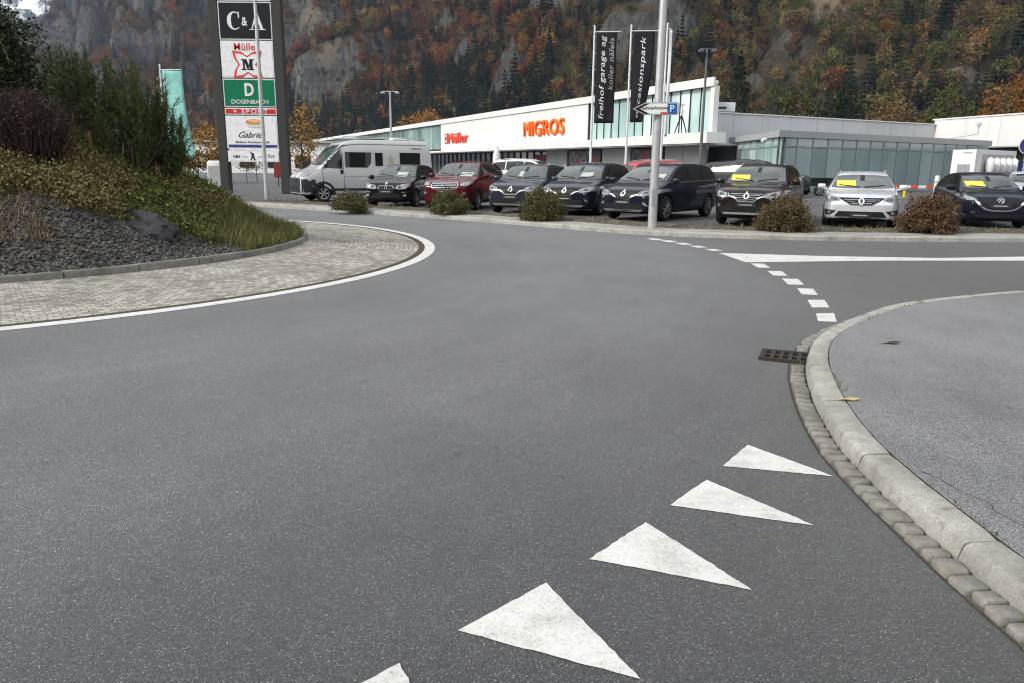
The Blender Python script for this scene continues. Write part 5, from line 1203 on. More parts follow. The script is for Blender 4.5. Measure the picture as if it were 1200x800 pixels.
for side in ('left', 'right'):
    d('cab_door_seam', [(-.98, .50), (-.92, 1.36), (-1.22, 1.92), (-1.86, 2.02), (-1.86, .50)], side, M_black, rv, off=.003, thick=.01, step=.15)
    dd = d('cab_door', [(-1.0, .52), (-.94, 1.36), (-1.24, 1.90), (-1.84, 2.0), (-1.84, .52)], side, C_van, rv, off=.008, thick=.01, step=.15)
    d('handle', [(-1.70, 1.16), (-1.82, 1.16), (-1.82, 1.32), (-1.70, 1.32)], side, M_black, dd, off=.03, thick=.03)
    d('cab_window', [(-1.02, 1.40), (-1.80, 1.36), (-1.80, 1.93), (-1.30, 1.92)], side, M_vang, rv, off=.014, thick=.02, step=.12)
    d('sliding_door_panel', [(-1.93, .55), (-1.93, 2.12), (-3.2, 2.12), (-3.2, .55)], side, C_van, rv, off=.006, thick=.008, step=.2)
    d('window_surround', [(-1.94, 1.42), (-1.94, 2.06), (-3.12, 2.06), (-3.08, 1.62), (-2.92, 1.42)], side, plain('dark_decor', (.06, .063, .063), .25), rv, off=.011, thick=.014, step=.2)
    d('side_window', [(-2.14, 1.44), (-2.14, 2.04), (-2.82, 2.04), (-2.82, 1.44)], side, M_vang, rv, off=.022, thick=.02, step=.2)
    d('side_window', [(-3.28, 1.50), (-3.28, 2.05), (-3.62, 2.05), (-3.62, 1.50)], side, M_vang, rv, off=.018, thick=.02, step=.2)
    d('side_window', [(-4.42, 1.55), (-4.42, 2.07), (-5.38, 2.07), (-5.38, 1.55)], side, M_vang, rv, off=.018, thick=.02, step=.2)
    d('emblem_sticker', [(-3.95, 1.5), (-3.85, 1.78), (-3.98, 1.98), (-4.15, 1.78), (-4.1, 1.5)], side, plain('faded_gold_sticker', (.42, .40, .31), .4), rv, off=.008, thick=.004, step=.2)
    d('decor_stripe', [(-1.9, 1.02), (-5.7, 1.02), (-5.7, 1.07), (-1.9, 1.07)], side, M_silver, rv, off=.009, thick=.01, step=.3)
    d('decor_stripe', [(-1.2, 2.16), (-1.8, 2.30), (-2.6, 2.38), (-5.7, 2.38), (-5.7, 2.41), (-2.6, 2.41), (-1.75, 2.34), (-1.15, 2.2)], side, plain('grey_decor', (.16, .165, .165), .3), rv, off=.008, thick=.004, step=.3)
    d('decor_lettering', [(-4.95, 2.22), (-5.45, 2.22), (-5.5, 2.27), (-5.0, 2.27)], side, plain('grey_decor', (.16, .165, .165), .3), rv, off=.008, thick=.004, step=.2)
    d('side_skirt', [(-1.42, .30), (-4.52, .30), (-4.52, .56), (-1.42, .56)], side, M_bump, rv, off=.012, thick=.02, step=.2)
    d('rear_skirt', [(-5.42, .32), (-5.92, .36), (-5.92, .6), (-5.42, .56)], side, M_bump, rv, off=.012, thick=.02, step=.2)
    ax = -.95; d('arch_trim', [(ax + .52 * math.cos(a), .345 + .50 * math.sin(a)) for a in np.linspace(-.1, PI + .1, 20)] + [(ax + .405 * math.cos(a), .345 + .405 * math.sin(a)) for a in np.linspace(PI + .1, -.1, 20)], side, M_bump, rv, off=.016, thick=.03, step=.3)
    d('bumper_end', [(.0, .40), (.0, .98), (-.42, .86), (-.50, .70), (-.52, .40)], side, M_bump, rv, off=.012, thick=.03, step=.15)
d('bumper', [(-1.0, .38), (1.0, .38), (1.0, .92), (.62, .98), (-.62, .98), (-1.0, .92)], 'front', M_bump, rv, off=.014, thick=.03, step=.12)
d('grille', [(-.42, .84), (.42, .84), (.46, .94), (-.46, .94)], 'front', M_black, rv, off=.024, thick=.03); d('grille', [(-.5, .5), (.5, .5), (.46, .62), (-.46, .62)], 'front', M_black, rv, off=.022, thick=.03)
Bv.pair('headlight', [(.62, 1.0), (.66, 1.14), (.84, 1.34), (.95, 1.36), (.95, 1.08), (.80, 1.0)], 'front', M_lamp, rv, off=.012, thick=.02); d('emblem', ell(0, 1.06, .07, .07), 'front', M_chrome, rv, off=.02, thick=.03)
m = MB(); m.box((-2.3, 0, 2.66), (.9, .62, .09), bev=.03); m.box((-4.7, .1, 2.66), (.7, .5, .08), bev=.03); m.build('roof_hatch', M_white, rv, smooth=50)
m = MB(); m.box((-3.5, -.2, 2.645), (1.1, .6, .03), bev=.01); m.build('solar_panel', M_gloss, rv); m = MB(); m.tube([(-1.9, .8, 2.62), (-1.95, .8, 2.69), (-5.6, .8, 2.70), (-5.65, .8, 2.62)], .02, 6); m.tube([(-1.9, -.8, 2.62), (-1.95, -.8, 2.69), (-5.6, -.8, 2.70), (-5.65, -.8, 2.62)], .02, 6); m.build('roof_rail', M_silver, rv)
# ------------------------------------------------------------------ shopping centre
def wallmat(name, col, rough=.55, var=.05):
    m, nt, b = new_mat(name); n = NB(nt); v = n.wpos(); st = n.noise(n.scale(v, (.8, .8, .07)), 1.0, 6, .65); f = n.noise(v, .25, 4)
    c = n.mix(n.ramp(st, [(.45, 0), (.75, .5)]), n.ramp(f, [(.3, tuple(x * (1 - var) for x in col)), (.7, col)]), tuple(x * .72 for x in col))
    nt.links.new(c, b.inputs['Base Color']); b.inputs['Roughness'].default_value = rough; return m
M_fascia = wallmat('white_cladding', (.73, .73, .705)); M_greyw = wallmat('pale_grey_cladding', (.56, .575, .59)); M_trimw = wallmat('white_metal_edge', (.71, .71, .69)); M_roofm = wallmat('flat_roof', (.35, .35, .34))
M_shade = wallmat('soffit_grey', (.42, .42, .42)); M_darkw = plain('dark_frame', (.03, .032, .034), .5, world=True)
def glassmat(name, lo, mid, hi, rough=.08, sc=.35):
    """coated glass: coloured panes differing a little from one another"""
    m, nt, b = new_mat(name); n = NB(nt); v = n.wpos(); r = n.n('ShaderNodeNewGeometry').outputs['Random Per Island']
    f = n.noise(n.scale(v, (1, 1, .35)), sc, 4, .6); k = n.math('ADD', n.math('MULTIPLY', r, .35), n.math('MULTIPLY', f, .65))
    nt.links.new(n.ramp(k, [(.25, lo), (.5, mid), (.75, hi)]), b.inputs['Base Color']); b.inputs['Roughness'].default_value = rough; b.inputs['Specular IOR Level'].default_value = .9; b.inputs['Coat Weight'].default_value = .7; b.inputs['Coat Roughness'].default_value = .03; return m
M_turq = glassmat('turquoise_glass', (.26, .39, .375), (.42, .58, .555), (.68, .78, .755)); M_gren = glassmat('green_glass', (.06, .12, .10), (.15, .26, .23), (.34, .48, .44)); M_teal = glassmat('grey_teal_glass', (.19, .27, .27), (.27, .365, .365), (.36, .46, .455), .18)
M_shop = glassmat('shop_window', (.006, .007, .008), (.016, .017, .018), (.05, .05, .048), .06, 1.2)
M_orange = plain('orange_letters', (.85, .15, .012), .4, var=.04); M_redl = plain('red_letters', (.72, .085, .05), .4, var=.05)
def poster():
    m, nt, b = new_mat('dark_poster'); n = NB(nt); v = n.wpos(); f = n.noise(v, 1.2, 5, .65, .6); g = n.noise(v, .55, 2)
    c = n.ramp(f, [(.42, (.02, .022, .03)), (.53, (.10, .10, .12)), (.60, (.42, .40, .40)), (.66, (.06, .06, .07))])
    nt.links.new(n.mix(n.ramp(g, [(.56, 0), (.60, .85)]), c, (.45, .03, .03)), b.inputs['Base Color']); b.inputs['Roughness'].default_value = .25; return m
M_poster = poster()
P0 = Vector((15.0, 60.0, 0)); U = Vector((-.404, .915, 0)).normalized(); NW = Vector((-U.y, U.x, 0)); NW = NW if NW.y < 0 else -NW      # outward normal
Zv = Vector((0, 0, 1))
def fac(px_, py_, off=0.0):
    """photo direction met with the facade plane: distance along it and height"""
    d = ray(px_, py_); o = P0 + NW * off; t = o.dot(NW) / d.dot(NW); p = Vector((d.x * t, d.y * t, CAMH + d.z * t)); return (p - o).dot(U), p.z
mall = thing('shopping_centre', 'long white shopping centre with orange lettering and glass corner behind the car park', 'building', (0, 0, 0))
def fbox(mb, s0, s1, z0, z1, o0, o1):
    """box on the facade: s along, z up, o outwards"""
    A = [P0 + U * s + NW * o + Zv * z for s in (s0, s1) for o in (o0, o1) for z in (z0, z1)]
    mb.add(A, [(0, 1, 3, 2), (4, 6, 7, 5), (0, 4, 5, 1), (2, 3, 7, 6), (0, 2, 6, 4), (1, 5, 7, 3)]); return mb
s_wR = fac(690, 120)[0]; s_wL = fac(517, 150)[0]; s_end = fac(366, 172)[0]
zroof = 8.15; zc = lambda s: 4.25 - .65 * min(1, s / 75)
zt = lambda s: zroof - .2 * min(1, s / 75)
DEEP = -46
def plan(o, e):
    q = [P0 + U * .35 + NW * o, P0 + U * .35 + NW * o + Vector((.17, .985, 0)) * 34 + U * e, P0 + U * 70 - NW * 42, P0 + U * s_end - NW * 42, P0 + U * s_end + NW * o]
    return [(v.x, v.y) for v in q]
m = MB(); m.prism(plan(-.62, 0), 4.4, zroof - .05); m.build('core', M_greyw, mall)
m = MB(); m.prism(plan(-.01, 0), zroof - .02, zroof + .10); m.build('roof', M_roofm, mall)
m = MB(); fbox(m, -.15, s_end + .4, zroof - .52, zroof + .12, .0, .20); m.build('roof_edge', M_trimw, mall)
m = MB(); n = 16
for i in range(n): a = s_wR + (s_wL - s_wR) * i / n; b_ = s_wR + (s_wL - s_wR) * (i + 1) / n; fbox(m, a + .012, b_ - .012, zc((a + b_) / 2) + .0, zroof - .5, -.5, .05)
m.build('white_fascia', M_fascia, mall)
def glazing(s0, s1, z0, z1, mat, name, w, fin=True, back=None):
    g = MB(); k = max(1, round((s1 - s0) / w)); fr = MB()
    for i in range(k):
        a = s0 + (s1 - s0) * i / k; b_ = s0 + (s1 - s0) * (i + 1) / k; fbox(g, a + .03, b_ - .03, z0, z1, -.30, -.26 + random.uniform(-.015, .015))
        fbox(fr, a - .02, a + .02, z0, z1, -.24, -.16)
    fbox(fr, s1 - .04, s1 + .02, z0, z1, -.24, -.02)
    p = g.build(name, mat, mall); fr.build('glazing_fins', M_trimw if fin else M_darkw, mall); return p
glazing(.45, s_wR - .05, 4.2, zroof - .5, M_turq, 'corner_glazing', 1.35, False)
glazing(s_wL + .1, s_end, 4.0, zroof - .5, M_gren, 'far_glazing', 2.6)
m = MB(); fbox(m, -.15, .32, 4.2, zroof - .5, -.4, .06); m.build('corner_post', M_trimw, mall)
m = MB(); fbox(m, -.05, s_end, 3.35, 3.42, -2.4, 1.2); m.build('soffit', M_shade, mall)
m = MB(); n = 24
for i in range(n): a = -1.2 + (s_wL + 60) * i / n; b_ = -1.2 + (s_wL + 60) * (i + 1) / n; fbox(m, a, b_ - .015, 3.44, zc((a + b_) / 2), -.45, 1.3)
m.build('canopy', M_trimw, mall)
# ground floor
segs = [(640, 506, 'shop'), (664, 640, 'white'), (703, 666, 'poster'), (738, 705, 'white'), (776, 739, 'poster'), (822, 778, 'white')]
m = MB(); fbox(m, .2, s_end, .0, 3.34, -2.9, -2.6); m.build('ground_floor_wall', M_darkw, mall)
for (xr, xl, k) in segs:
    a = max(.2, fac(xr, 200, -1.4)[0]); b_ = fac(xl, 200, -1.4)[0]
    if k == 'white':
        q = max(1, round((b_ - a) / 2.4)); m = MB()
        for i in range(q): fbox(m, a + (b_ - a) * i / q + .03, a + (b_ - a) * (i + 1) / q - .03, .05, 3.33, -1.8, -1.4)
        m.build('wall_panel', M_greyw if xl == 640 else M_fascia, mall)
    elif k == 'poster':
        m = MB(); fbox(m, a + .1, b_ - .1, .3, 3.2, -1.6, -1.45); pp = m.build('window_poster', M_poster, mall)
        m = MB(); fbox(m, a, b_, .0, 3.34, -1.9, -1.62); m.build('frame', M_darkw, pp)
    else:
        q = 22; m = MB(); fr = MB()
        for i in range(q):
            fbox(m, a + (b_ - a) * i / q + .06, a + (b_ - a) * (i + 1) / q - .06, .1, 3.3, -1.75, -1.68); fbox(fr, a + (b_ - a) * i / q - .06, a + (b_ - a) * i / q + .06, .0, 3.33, -1.9, -1.55)
        m.build('shop_window', M_shop, mall); fr.build('window_frame', plain('grey_mullion', (.13, .135, .14), .4, world=True), mall)
        m = MB(); 
        for xa, xb, c in ((627, 640, M_redl),): 
            s0, z0 = fac(xb, 188, -1.4); s1, z1 = fac(xa, 182, -1.4); m = MB(); fbox(m, s0, s1, z0 - .2, z1, -1.5, -1.38); m.build('red_shop_sign', plain('dark_red_sign', (.22, .02, .02), .4), mall)
m = MB(); s_, z_ = fac(640, 152); 
def facade_text(name, txt, pxl, pxr, pyc, h, mat, **kw):
    s1, z = fac(pxl, pyc); s0, _ = fac(pxr, pyc); sc = (s0 + s1) / 2; _, z = fac((pxl + pxr) / 2, pyc); o = P0 + U * sc + NW * .16 + Zv * z
    return put_text(name, txt, o, -U, Zv, mat, mall, width=abs(s1 - s0), height=h, **kw)
facade_text('shop_lettering', 'MIGROS', 616, 663, 150, 1.62, M_orange, bold=.0, ext=.16, spacing=1.08)
facade_text('shop_lettering', 'Müller', 527, 549.5, 162, 1.45, M_redl, bold=.0, ext=.12, spacing=1.08)
s0, z0 = fac(524.2, 163); lg = MB(); O = P0 + U * s0 + NW * .10 + Zv * z0
lg.plate([(-.62, -.75), (-.2, -.6), (0, -.7), (.2, -.6), (.62, -.75), (.5, 0), (.62, .75), (.2, .6), (0, .7), (-.2, .6), (-.62, .75), (-.5, 0)], O, -U, Zv, NW, .12)
lo_ = lg.build('shop_emblem', M_redl, mall); lg = MB(); lg.plate([(-.4, -.5), (.4, -.5), (.36, .5), (-.36, .5)], O + NW * .12, -U, Zv, NW, .02); lf = lg.build('emblem_field', M_fascia, lo_)
put_text('emblem_letter', 'M', O + NW * .15, -U, Zv, M_darkw, lf, width=.55, height=.6, bold=.02, ext=.02)
# rooftop plant box and grey rear wall
m = MB(); a = atY(833, 120, 67); b_ = atY(862, 121, 67); m.box(((a.x + b_.x) / 2, 68.5, (a.z + 6.3) / 2), (b_.x - a.x, 3, a.z - 6.3)); rb = m.build('rooftop_box', M_greyw, mall)
m = MB(); m.box((a.x + .8, 66.97, a.z - .45), (1.1, .05, .16)); m.box((b_.x - .55, 66.97, a.z - .95), (.55, .05, .3)); m.build('vent', M_darkw, rb)
# rear grey wall from the corner to the wing
A = Vector((15.35, 64.0, 0)); B_ = Vector((40.4, 75.5, 0)); ux = (B_ - A).normalized(); nn = Vector((ux.y, -ux.x, 0)); Lw = (B_ - A).length
m = MB(); q = 9
for i in range(q): m.plate([(Lw * i / q + .015, 0.0), (Lw * (i + 1) / q - .015, .0), (Lw * (i + 1) / q - .015, 6.0 - .15 * (i + 1) / q), (Lw * i / q + .015, 6.0 - .15 * i / q)], A, ux, Zv, -nn, .5)
m.build('rear_wall', M_greyw, mall)
m = MB(); m.plate([(0, 6.01), (Lw, 5.86), (Lw, 5.95), (0, 6.10)], A + nn * .12, ux, Zv, -nn, 18); m.build('parapet', M_trimw, mall)
# glass pavilion
pav = thing('glass_pavilion', 'low glazed pavilion of grey green panes in front of the white shopping centre', 'building', (0, 0, 0))
K0, K1, K2 = Vector((17.4, 63.0, 0)), Vector((16.95, 50.0, 0)), Vector((38.3, 63.3, 0)); HP = 4.0
roof = [K0, K1, K2, Vector((34, 70, 0))]
m = MB(); cen = sum(roof, Vector()) / 4; rp_ = [((p - cen) * 1.02 + cen) for p in roof]; m.prism([(p.x, p.y) for p in rp_], HP - .42, HP); m.build('roof', wallmat('grey_metal_roof', (.36, .38, .385), .4), pav)
def pwall(a, b_, k, mat, name):
    ux = (b_ - a).normalized(); nn = Vector((ux.y, -ux.x, 0)); Lw = (b_ - a).length; g = MB(); fr = MB(); hi = MB()
    for i in range(k):
        x0, x1 = Lw * i / k, Lw * (i + 1) / k; g.plate([(x0 + .04, .1), (x1 - .04, .1), (x1 - .04, HP - 1.05), (x0 + .04, HP - 1.05)], a, ux, Zv, -nn, .06); g.plate([(x0 + .04, HP - .95), (x1 - .04, HP - .95), (x1 - .04, HP - .45), (x0 + .04, HP - .45)], a, ux, Zv, -nn, .06)
        wd = .055 if i % 2 else .03; fr.plate([(x0 - wd, 0), (x0 + wd, 0), (x0 + wd, HP - .43), (x0 - wd, HP - .43)], a + nn * .05, ux, Zv, -nn, .14)
    fr.plate([(0, HP - 1.03), (Lw, HP - 1.03), (Lw, HP - .97), (0, HP - .97)], a + nn * .03, ux, Zv, -nn, .1)
    g.build(name, mat, pav); fr.build('frame', plain('grey_mullion_pale', (.33, .36, .37), .35, .3, world=True), pav)
    m = MB(); m.plate([(0, 0), (Lw, 0), (Lw, HP - .45), (0, HP - .45)], a - nn * .2, ux, Zv, -nn, .1); m.build('inner_wall', plain('pavilion_blinds', (.10, .125, .13), .7, world=True), pav)
pwall(K0 + Vector((.1, 0, 0)), K1 + Vector((.1, .1, 0)), 7, M_turq, 'end_glazing'); pwall(K1 + Vector((.1, .1, 0)), K2, 16, M_teal, 'front_glazing')
m = MB(); m.cyl(atY(893, 165, 49.6) , atY(897, 163.5, 49.9), .1, .1, 10); m.build('wall_lamp', M_trimw, pav)
# white right hand wing
wing = thing('white_wing', 'white clad wing with a dark loading recess at the right edge', 'building', (0, 0, 0))
W0, W1 = Vector((40.2, 75.6, 0)), Vector((48, 47, 0)); ux = (W1 - W0).normalized(); nn = Vector((ux.y, -ux.x, 0)); nn = nn if nn.x < 0 else -nn; Lw = (W1 - W0).length
m = MB(); q = 8
for i in range(q): m.plate([(Lw * i / q + .01, 3.75), (Lw * (i + 1) / q - .01, 3.75), (Lw * (i + 1) / q - .01, 6.3), (Lw * i / q + .01, 6.3)], W0, ux, Zv, -nn, .6)
m.build('fascia', M_fascia, wing)
m = MB(); m.plate([(-.2, 6.3), (Lw + .2, 6.3), (Lw + .2, 6.42), (-.2, 6.42)], W0 + nn * .08, ux, Zv, -nn, 22); m.build('roof', M_trimw, wing)
m = MB(); m.plate([(0, 0), (Lw, 0), (Lw, 3.74), (0, 3.74)], W0 - nn * 1.8, ux, Zv, -nn, .3); m.build('recessed_wall', plain('recess_wall', (.10, .10, .10), .8, world=True), wing)
m = MB(); m.plate([(0, 3.65), (Lw, 3.65), (Lw, 3.74), (0, 3.74)], W0 + nn * .0, ux, Zv, -nn, 3); m.build('soffit', M_shade, wing)
m = MB(); c0 = atY(1112, 163, 67); c1 = atY(1146, 157, 62); c2 = atY(1147, 148, 62); m.tube([c0, c1, c2], .06, 6); m.box(c2 + Vector((0, 0, .12)), (.35, .25, .25)); m.build('roof_pipe', M_greyw, wing)
# far white block seen under the sign
far = thing('white_shop_building', 'low white shop building far off under the sign tower', 'building', (0, 0, 0))
m = MB(); a, b_ = at(283, 214), at(400, 209); m.box(((-46), 128, 2.4), (34, 8, 4.8)); m.build('wall', M_fascia, far); m = MB(); m.box((-46, 128, 4.95), (35, 9, .3)); m.build('roof', M_roofm, far)
for i in range(7): m = MB(); m.box((-60 + 4.4 * i, 123.96, 1.9), (2.4, .12, 1.9)); m.build('window', M_shop, far)
# antenna-like vent and tripod on the roofs
p0 = P0 + U * (s_wL - .8) - NW * 2 + Zv * (zroof + .1); t = MB(); t.cyl(p0, p0 + Zv * 1.1, .14, .14, 10); t.cyl(p0 + Zv * 1.1, p0 + Zv * 1.75 + U * .7, .22, .3, 10); o = t.build('roof_vent', M_darkw); tag(o, 'dark bent vent pipe on the white roof above the red lettering', 'vent pipe')
tb = P0 + U * (fac(797, 157, .6)[0]) + NW * .55 + Zv * (zc(3) + .0)
tp = thing('survey_tripod', 'black tripod with a pale instrument standing on the white canopy', 'tripod', tb)
for k in range(3): a = 2 * PI * k / 3 + .4; m = MB(); m.tube([(0, 0, 1.45), (.32 * math.cos(a), .32 * math.sin(a), .7), (.55 * math.cos(a), .55 * math.sin(a), .0)], [.045, .05, .035], 6); m.build('leg', M_black, tp)
m = MB(); m.lathe([(0, 1.42), (.14, 1.44), (.14, 1.5), (.1, 1.55), (.13, 1.75), (.1, 1.95), (0, 2.0)], 12); m.build('instrument', M_greyw, tp, smooth=40); m = MB(); m.box((0, 0, 2.22), (.5, .05, .06)); m.cyl((0, 0, 1.95), (0, 0, 2.25), .025, .025, 6); m.build('crossbar', M_darkw, tp)

# ------------------------------------------------------------------ poles, flags, signs
M_galv = plain('galvanised_steel', (.47, .475, .48), .45, .55, .12, 5); M_wpole = plain('white_pole', (.66, .67, .68), .4, .1); M_banner = plain('black_banner_cloth', (.018, .018, .022), .8, vs=3); M_lett = plain('white_print', (.68, .68, .68), .7); M_greyp = plain('grey_print', (.36, .36, .37), .7)
M_turqf = plain('turquoise_cloth', (.27, .58, .53), .75, var=.25, vs=1.2); M_wflag = plain('white_flag_cloth', (.70, .70, .70), .8)
# street light column with the direction sign
pb_ = at(764, 267, .14); Yp = pb_.y; sc = Yp / F_
mp = thing('street_light_column', 'tall grey steel street light column on the verge carrying the car park sign', 'lamp post', pb_)
m = MB(); m.tube([(0, 0, -.1), (0, 0, 2.2), (0, 0, 9.2)], [.110, .102, .072], 20); m.build('column', M_galv, mp, smooth=40)
m = MB(); m.tube([(0, 0, 9.15), (-.1, -.3, 9.5), (-.3, -1.1, 9.75)], [.06, .05, .045], 10); m.build('arm', M_galv, mp, smooth=40); m = MB(); m.box((-.38, -1.5, 9.78), (.3, .8, .12), bev=.03); m.build('lamp_head', M_galv, mp)
m = MB(); m.box((.0, -.117, .75), (.11, .012, .42)); m.build('access_door', plain('galv_dark', (.33, .335, .34), .5, .5), mp)
dc = atY(767.5, 128.3, Yp); hw, hh = 26.2 * sc, 6.8 * sc
ds = thing('direction_sign', 'white arrow shaped direction sign with blue parking square pointing left', 'direction sign', (dc.x, dc.y - .16, dc.z)); ds.rotation_euler = (0, R(-1.2), 0)
out = [(-hw, 0), (-hw + .30, hh), (hw - .05, hh), (hw, hh - .05), (hw, -hh + .05), (hw - .05, -hh), (-hw + .30, -hh)]
X_, Ym = Vector((1, 0, 0)), Vector((0, -1, 0))
m = MB(); m.plate(out, (0, 0, 0), X_, Zv, -Ym, .05); m.build('sign_back', M_galv, ds)
inn_ = [(-hw + .33, hh - .03), (hw - .04, hh - .03), (hw - .04, -hh + .03), (-hw + .33, -hh + .03), (-hw + .10, 0)]
m = MB(); m.plate([(-hw + .30, hh - .03), (-hw + .40, hh - .03), (-hw + .16, 0), (-hw + .40, -hh + .03), (-hw + .30, -hh + .03), (-hw + .05, 0)], (0, -.002, 0), X_, Zv, Ym, .006); m.build('arrow_chevron', M_black, ds)
m = MB(); m.plate([(-hw + .405, hh - .03), (hw - .04, hh - .03), (hw - .04, -hh + .03), (-hw + .405, -hh + .03), (-hw + .17, 0)], (0, -.002, 0), X_, Zv, Ym, .005); m.build('sign_face', M_card, ds)
put_text('sign_text', 'Fachmarktcenter', (-.02, -.012, .02), X_, Zv, M_black, ds, width=.71, ext=.002, bold=.002)
m = MB(); m.plate([(hw - .295, -.115), (hw - .065, -.115), (hw - .065, .115), (hw - .295, .115)], (0, -.007, 0), X_, Zv, Ym, .008); ps = m.build('parking_square', plain('sign_blue', (.02, .11, .42), .4), ds)
put_text('parking_letter', 'P', (hw - .18, -.017, 0), X_, Zv, M_card, ps, width=.10, height=.16, ext=.002, bold=.012)
m = MB(); m.plate([(hw - .46, -.13), (hw - .31, -.13), (hw - .31, -.075), (hw - .46, -.075)], (0, -.008, 0), X_, Zv, Ym, .004); m.build('red_sticker', M_redl, ds)
m = MB(); 
for zz in (-.08, .08): m.box((0, .09, zz), (.3, .1, .03))
m.build('clamp', M_galv, ds)
# thin pole in front of the sign tower
tp_ = atY(313, 236, 31); th = thing('street_light_column', 'thin pale street light column standing in front of the sign tower', 'lamp post', (tp_.x, 31, .08))
m = MB(); m.tube([(0, 0, 0), (0, 0, 3), (0, 0, 9.6)], [.085, .078, .055], 14); m.build('column', M_galv, th, smooth=40); m = MB(); m.tube([(0, 0, 9.55), (.1, -.3, 9.8), (.3, -.9, 9.9)], .04, 8); m.build('arm', M_galv, th); m = MB(); m.box((.35, -1.2, 9.9), (.25, .7, .1), bev=.03); m.build('lamp_head', M_galv, th)
def lampT(px_, ytop, Y, arm, name, label, mt=None):
    mt = mt or M_galv
    p = atY(px_, ytop, Y); r = thing(name, label, 'lamp post', (p.x, Y, .08)); h = p.z - .08; m = MB(); m.tube([(0, 0, 0), (0, 0, h)], [.11, .065], 12); m.build('column', mt, r)
    m = MB(); m.tube([(-arm, 0, h - .04), (arm, 0, h - .04)], .03, 6); m.build('arm', mt, r)
    for sx in (-1, 1): m = MB(); m.box((sx * (arm - .05), -.1, h - .16), (.30, .5, .12), bev=.03); m.build('lamp_head', mt, r)
lampT(457, 107, 62, .62, 'street_lamp', 'grey twin headed street lamp rising behind the camper van'); lampT(829, 57, 50, .45, 'street_lamp', 'dark grey double lamp at the glass corner of the shopping centre', plain('grey_lamp_paint', (.12, .125, .13), .5))
def flagpole(px_t, py_t, Y, label, flag, fh=4.75, fw=1.1, arm=1.45, texts=(), mat=None, skew=0.0):
    p = atY(px_t, py_t, Y); r = thing('flagpole', label, 'flagpole', (p.x, Y, .08), 0, 'flagpoles along the car park'); h = p.z - .08; m = MB(); m.tube([(0, 0, 0), (0, 0, h * .5), (0, 0, h)], [.075, .062, .045], 12); m.cyl((0, 0, h), (0, 0, h + .08), .06, .03, 10); m.build('pole', M_wpole, r, smooth=40)
    m = MB(); m.tube([(0, 0, h - .25), (arm, 0, h - .22)], .028, 8); m.build('arm', M_wpole, r)
    if not flag: return
    f = thing('banner', flag, 'banner', (p.x, Y, .08)); nx_, nz_ = 8, 26; V = []
    for j in range(nz_ + 1):
        for i in range(nx_ + 1):
            u, v = i / nx_, j / nz_; wv = .07 * math.sin(u * 5 + v * 4) * v + .05 * math.sin(v * 9 + 1) * u
            V.append((.12 + fw * u - skew * v * v * u * fw, wv, h - .28 - fh * v + .02 * u))
    Fs = [(j * (nx_ + 1) + i, j * (nx_ + 1) + i + 1, (j + 1) * (nx_ + 1) + i + 1, (j + 1) * (nx_ + 1) + i) for j in range(nz_) for i in range(nx_)]
    me = MB().add(V, Fs).mesh('cloth', False); o = mesh_obj('cloth', me, mat, f, smooth=80); sd = o.modifiers.new('t', 'SOLIDIFY'); sd.thickness = .012
    for (tx, u, vc, ln, hgt, mt) in texts:
        t = put_text('print', tx, (.12 + fw * u, 0, h - .28 - fh * vc), (0, 0, 1), (-1, 0, 0), mt, f, width=ln, height=hgt, ext=.003, bold=.004, shear=.18, spacing=1.06)
        for v in t.data.vertices:
            uu = (v.co.x - .12) / fw; vv = (h - .28 - v.co.z) / fh; v.co.x -= skew * vv * vv * uu * fw; v.co.y += .07 * math.sin(uu * 5 + vv * 4) * vv + .05 * math.sin(vv * 9 + 1) * uu - .022
    m = MB(); 
    for k in range(6): zz = h - .5 - k * fh / 5.6; m.tube([(.0, .0, zz), (.13, 0, zz)], .012, 5)
    m.build('ring', M_wpole, f)
flagpole(697, 32, 44, 'white flagpole with the black garage banner, left of the pair', 'black banner with white upright lettering freihof garage ag on two lines', texts=(('freihof garage ag', .36, .49, 4.35, .36, M_lett), ('koller näfels', .76, .34, 2.7, .28, M_greyp)), mat=M_banner)
flagpole(740, 31, 44, 'white flagpole with the folded black banner, second from the left', 'black banner with white lettering occasionspark, its lower edge folded towards the pole', texts=(('occasionspark', .50, .50, 4.25, .37, M_lett),), mat=M_banner, skew=.42, fw=1.2)
flagpole(782.5, 29, 44, 'white flagpole with a furled white flag, right behind the grey lamp column', 'narrow furled white flag hanging behind the grey lamp column', fh=5.6, fw=.16, arm=.2, mat=M_wflag)
flagpole(187, 77, 47, 'white flagpole with a turquoise banner behind the pine shrubs', 'turquoise cloth banner hanging behind the dark pine shrubs', fh=5.0, fw=1.15, arm=1.25, mat=M_turqf, skew=-.35)

# ------------------------------------------------------------------ sign tower
Ys = 40.0; sc = Ys / F_; pl = atY(298, 230, Ys); tw = thing('sign_tower', 'tall dark grey sign tower with stacked shop panels beside the camper van', 'sign tower', (pl.x + .15, Ys, .08))
ZT = lambda y: atY(298, y, Ys).z - .08
M_tower = plain('tower_grey', (.042, .043, .042), .6, 0)
HWp = 29.0 * sc
for sx in (-1, 1): m = MB(); m.box((sx * (HWp + .25), .06, 5.9), (.44, .5, 11.8), bev=.02); m.build('post', M_tower, tw)
def panel(name, y0, y1, mat, frame=True):
    z1, z0 = ZT(y0), ZT(y1); m = MB(); m.box((0, .0, (z0 + z1) / 2), (2 * HWp, .34, z1 - z0 - .03)); p = m.build(name, M_wpole if frame else mat, tw)
    m = MB(); g = .05 if frame else .0; m.box((0, -.171, (z0 + z1) / 2), (2 * HWp - 2 * g, .02, z1 - z0 - .03 - 2 * g)); q = m.build('face', mat, p); return q, (z0 + z1) / 2, z1 - z0
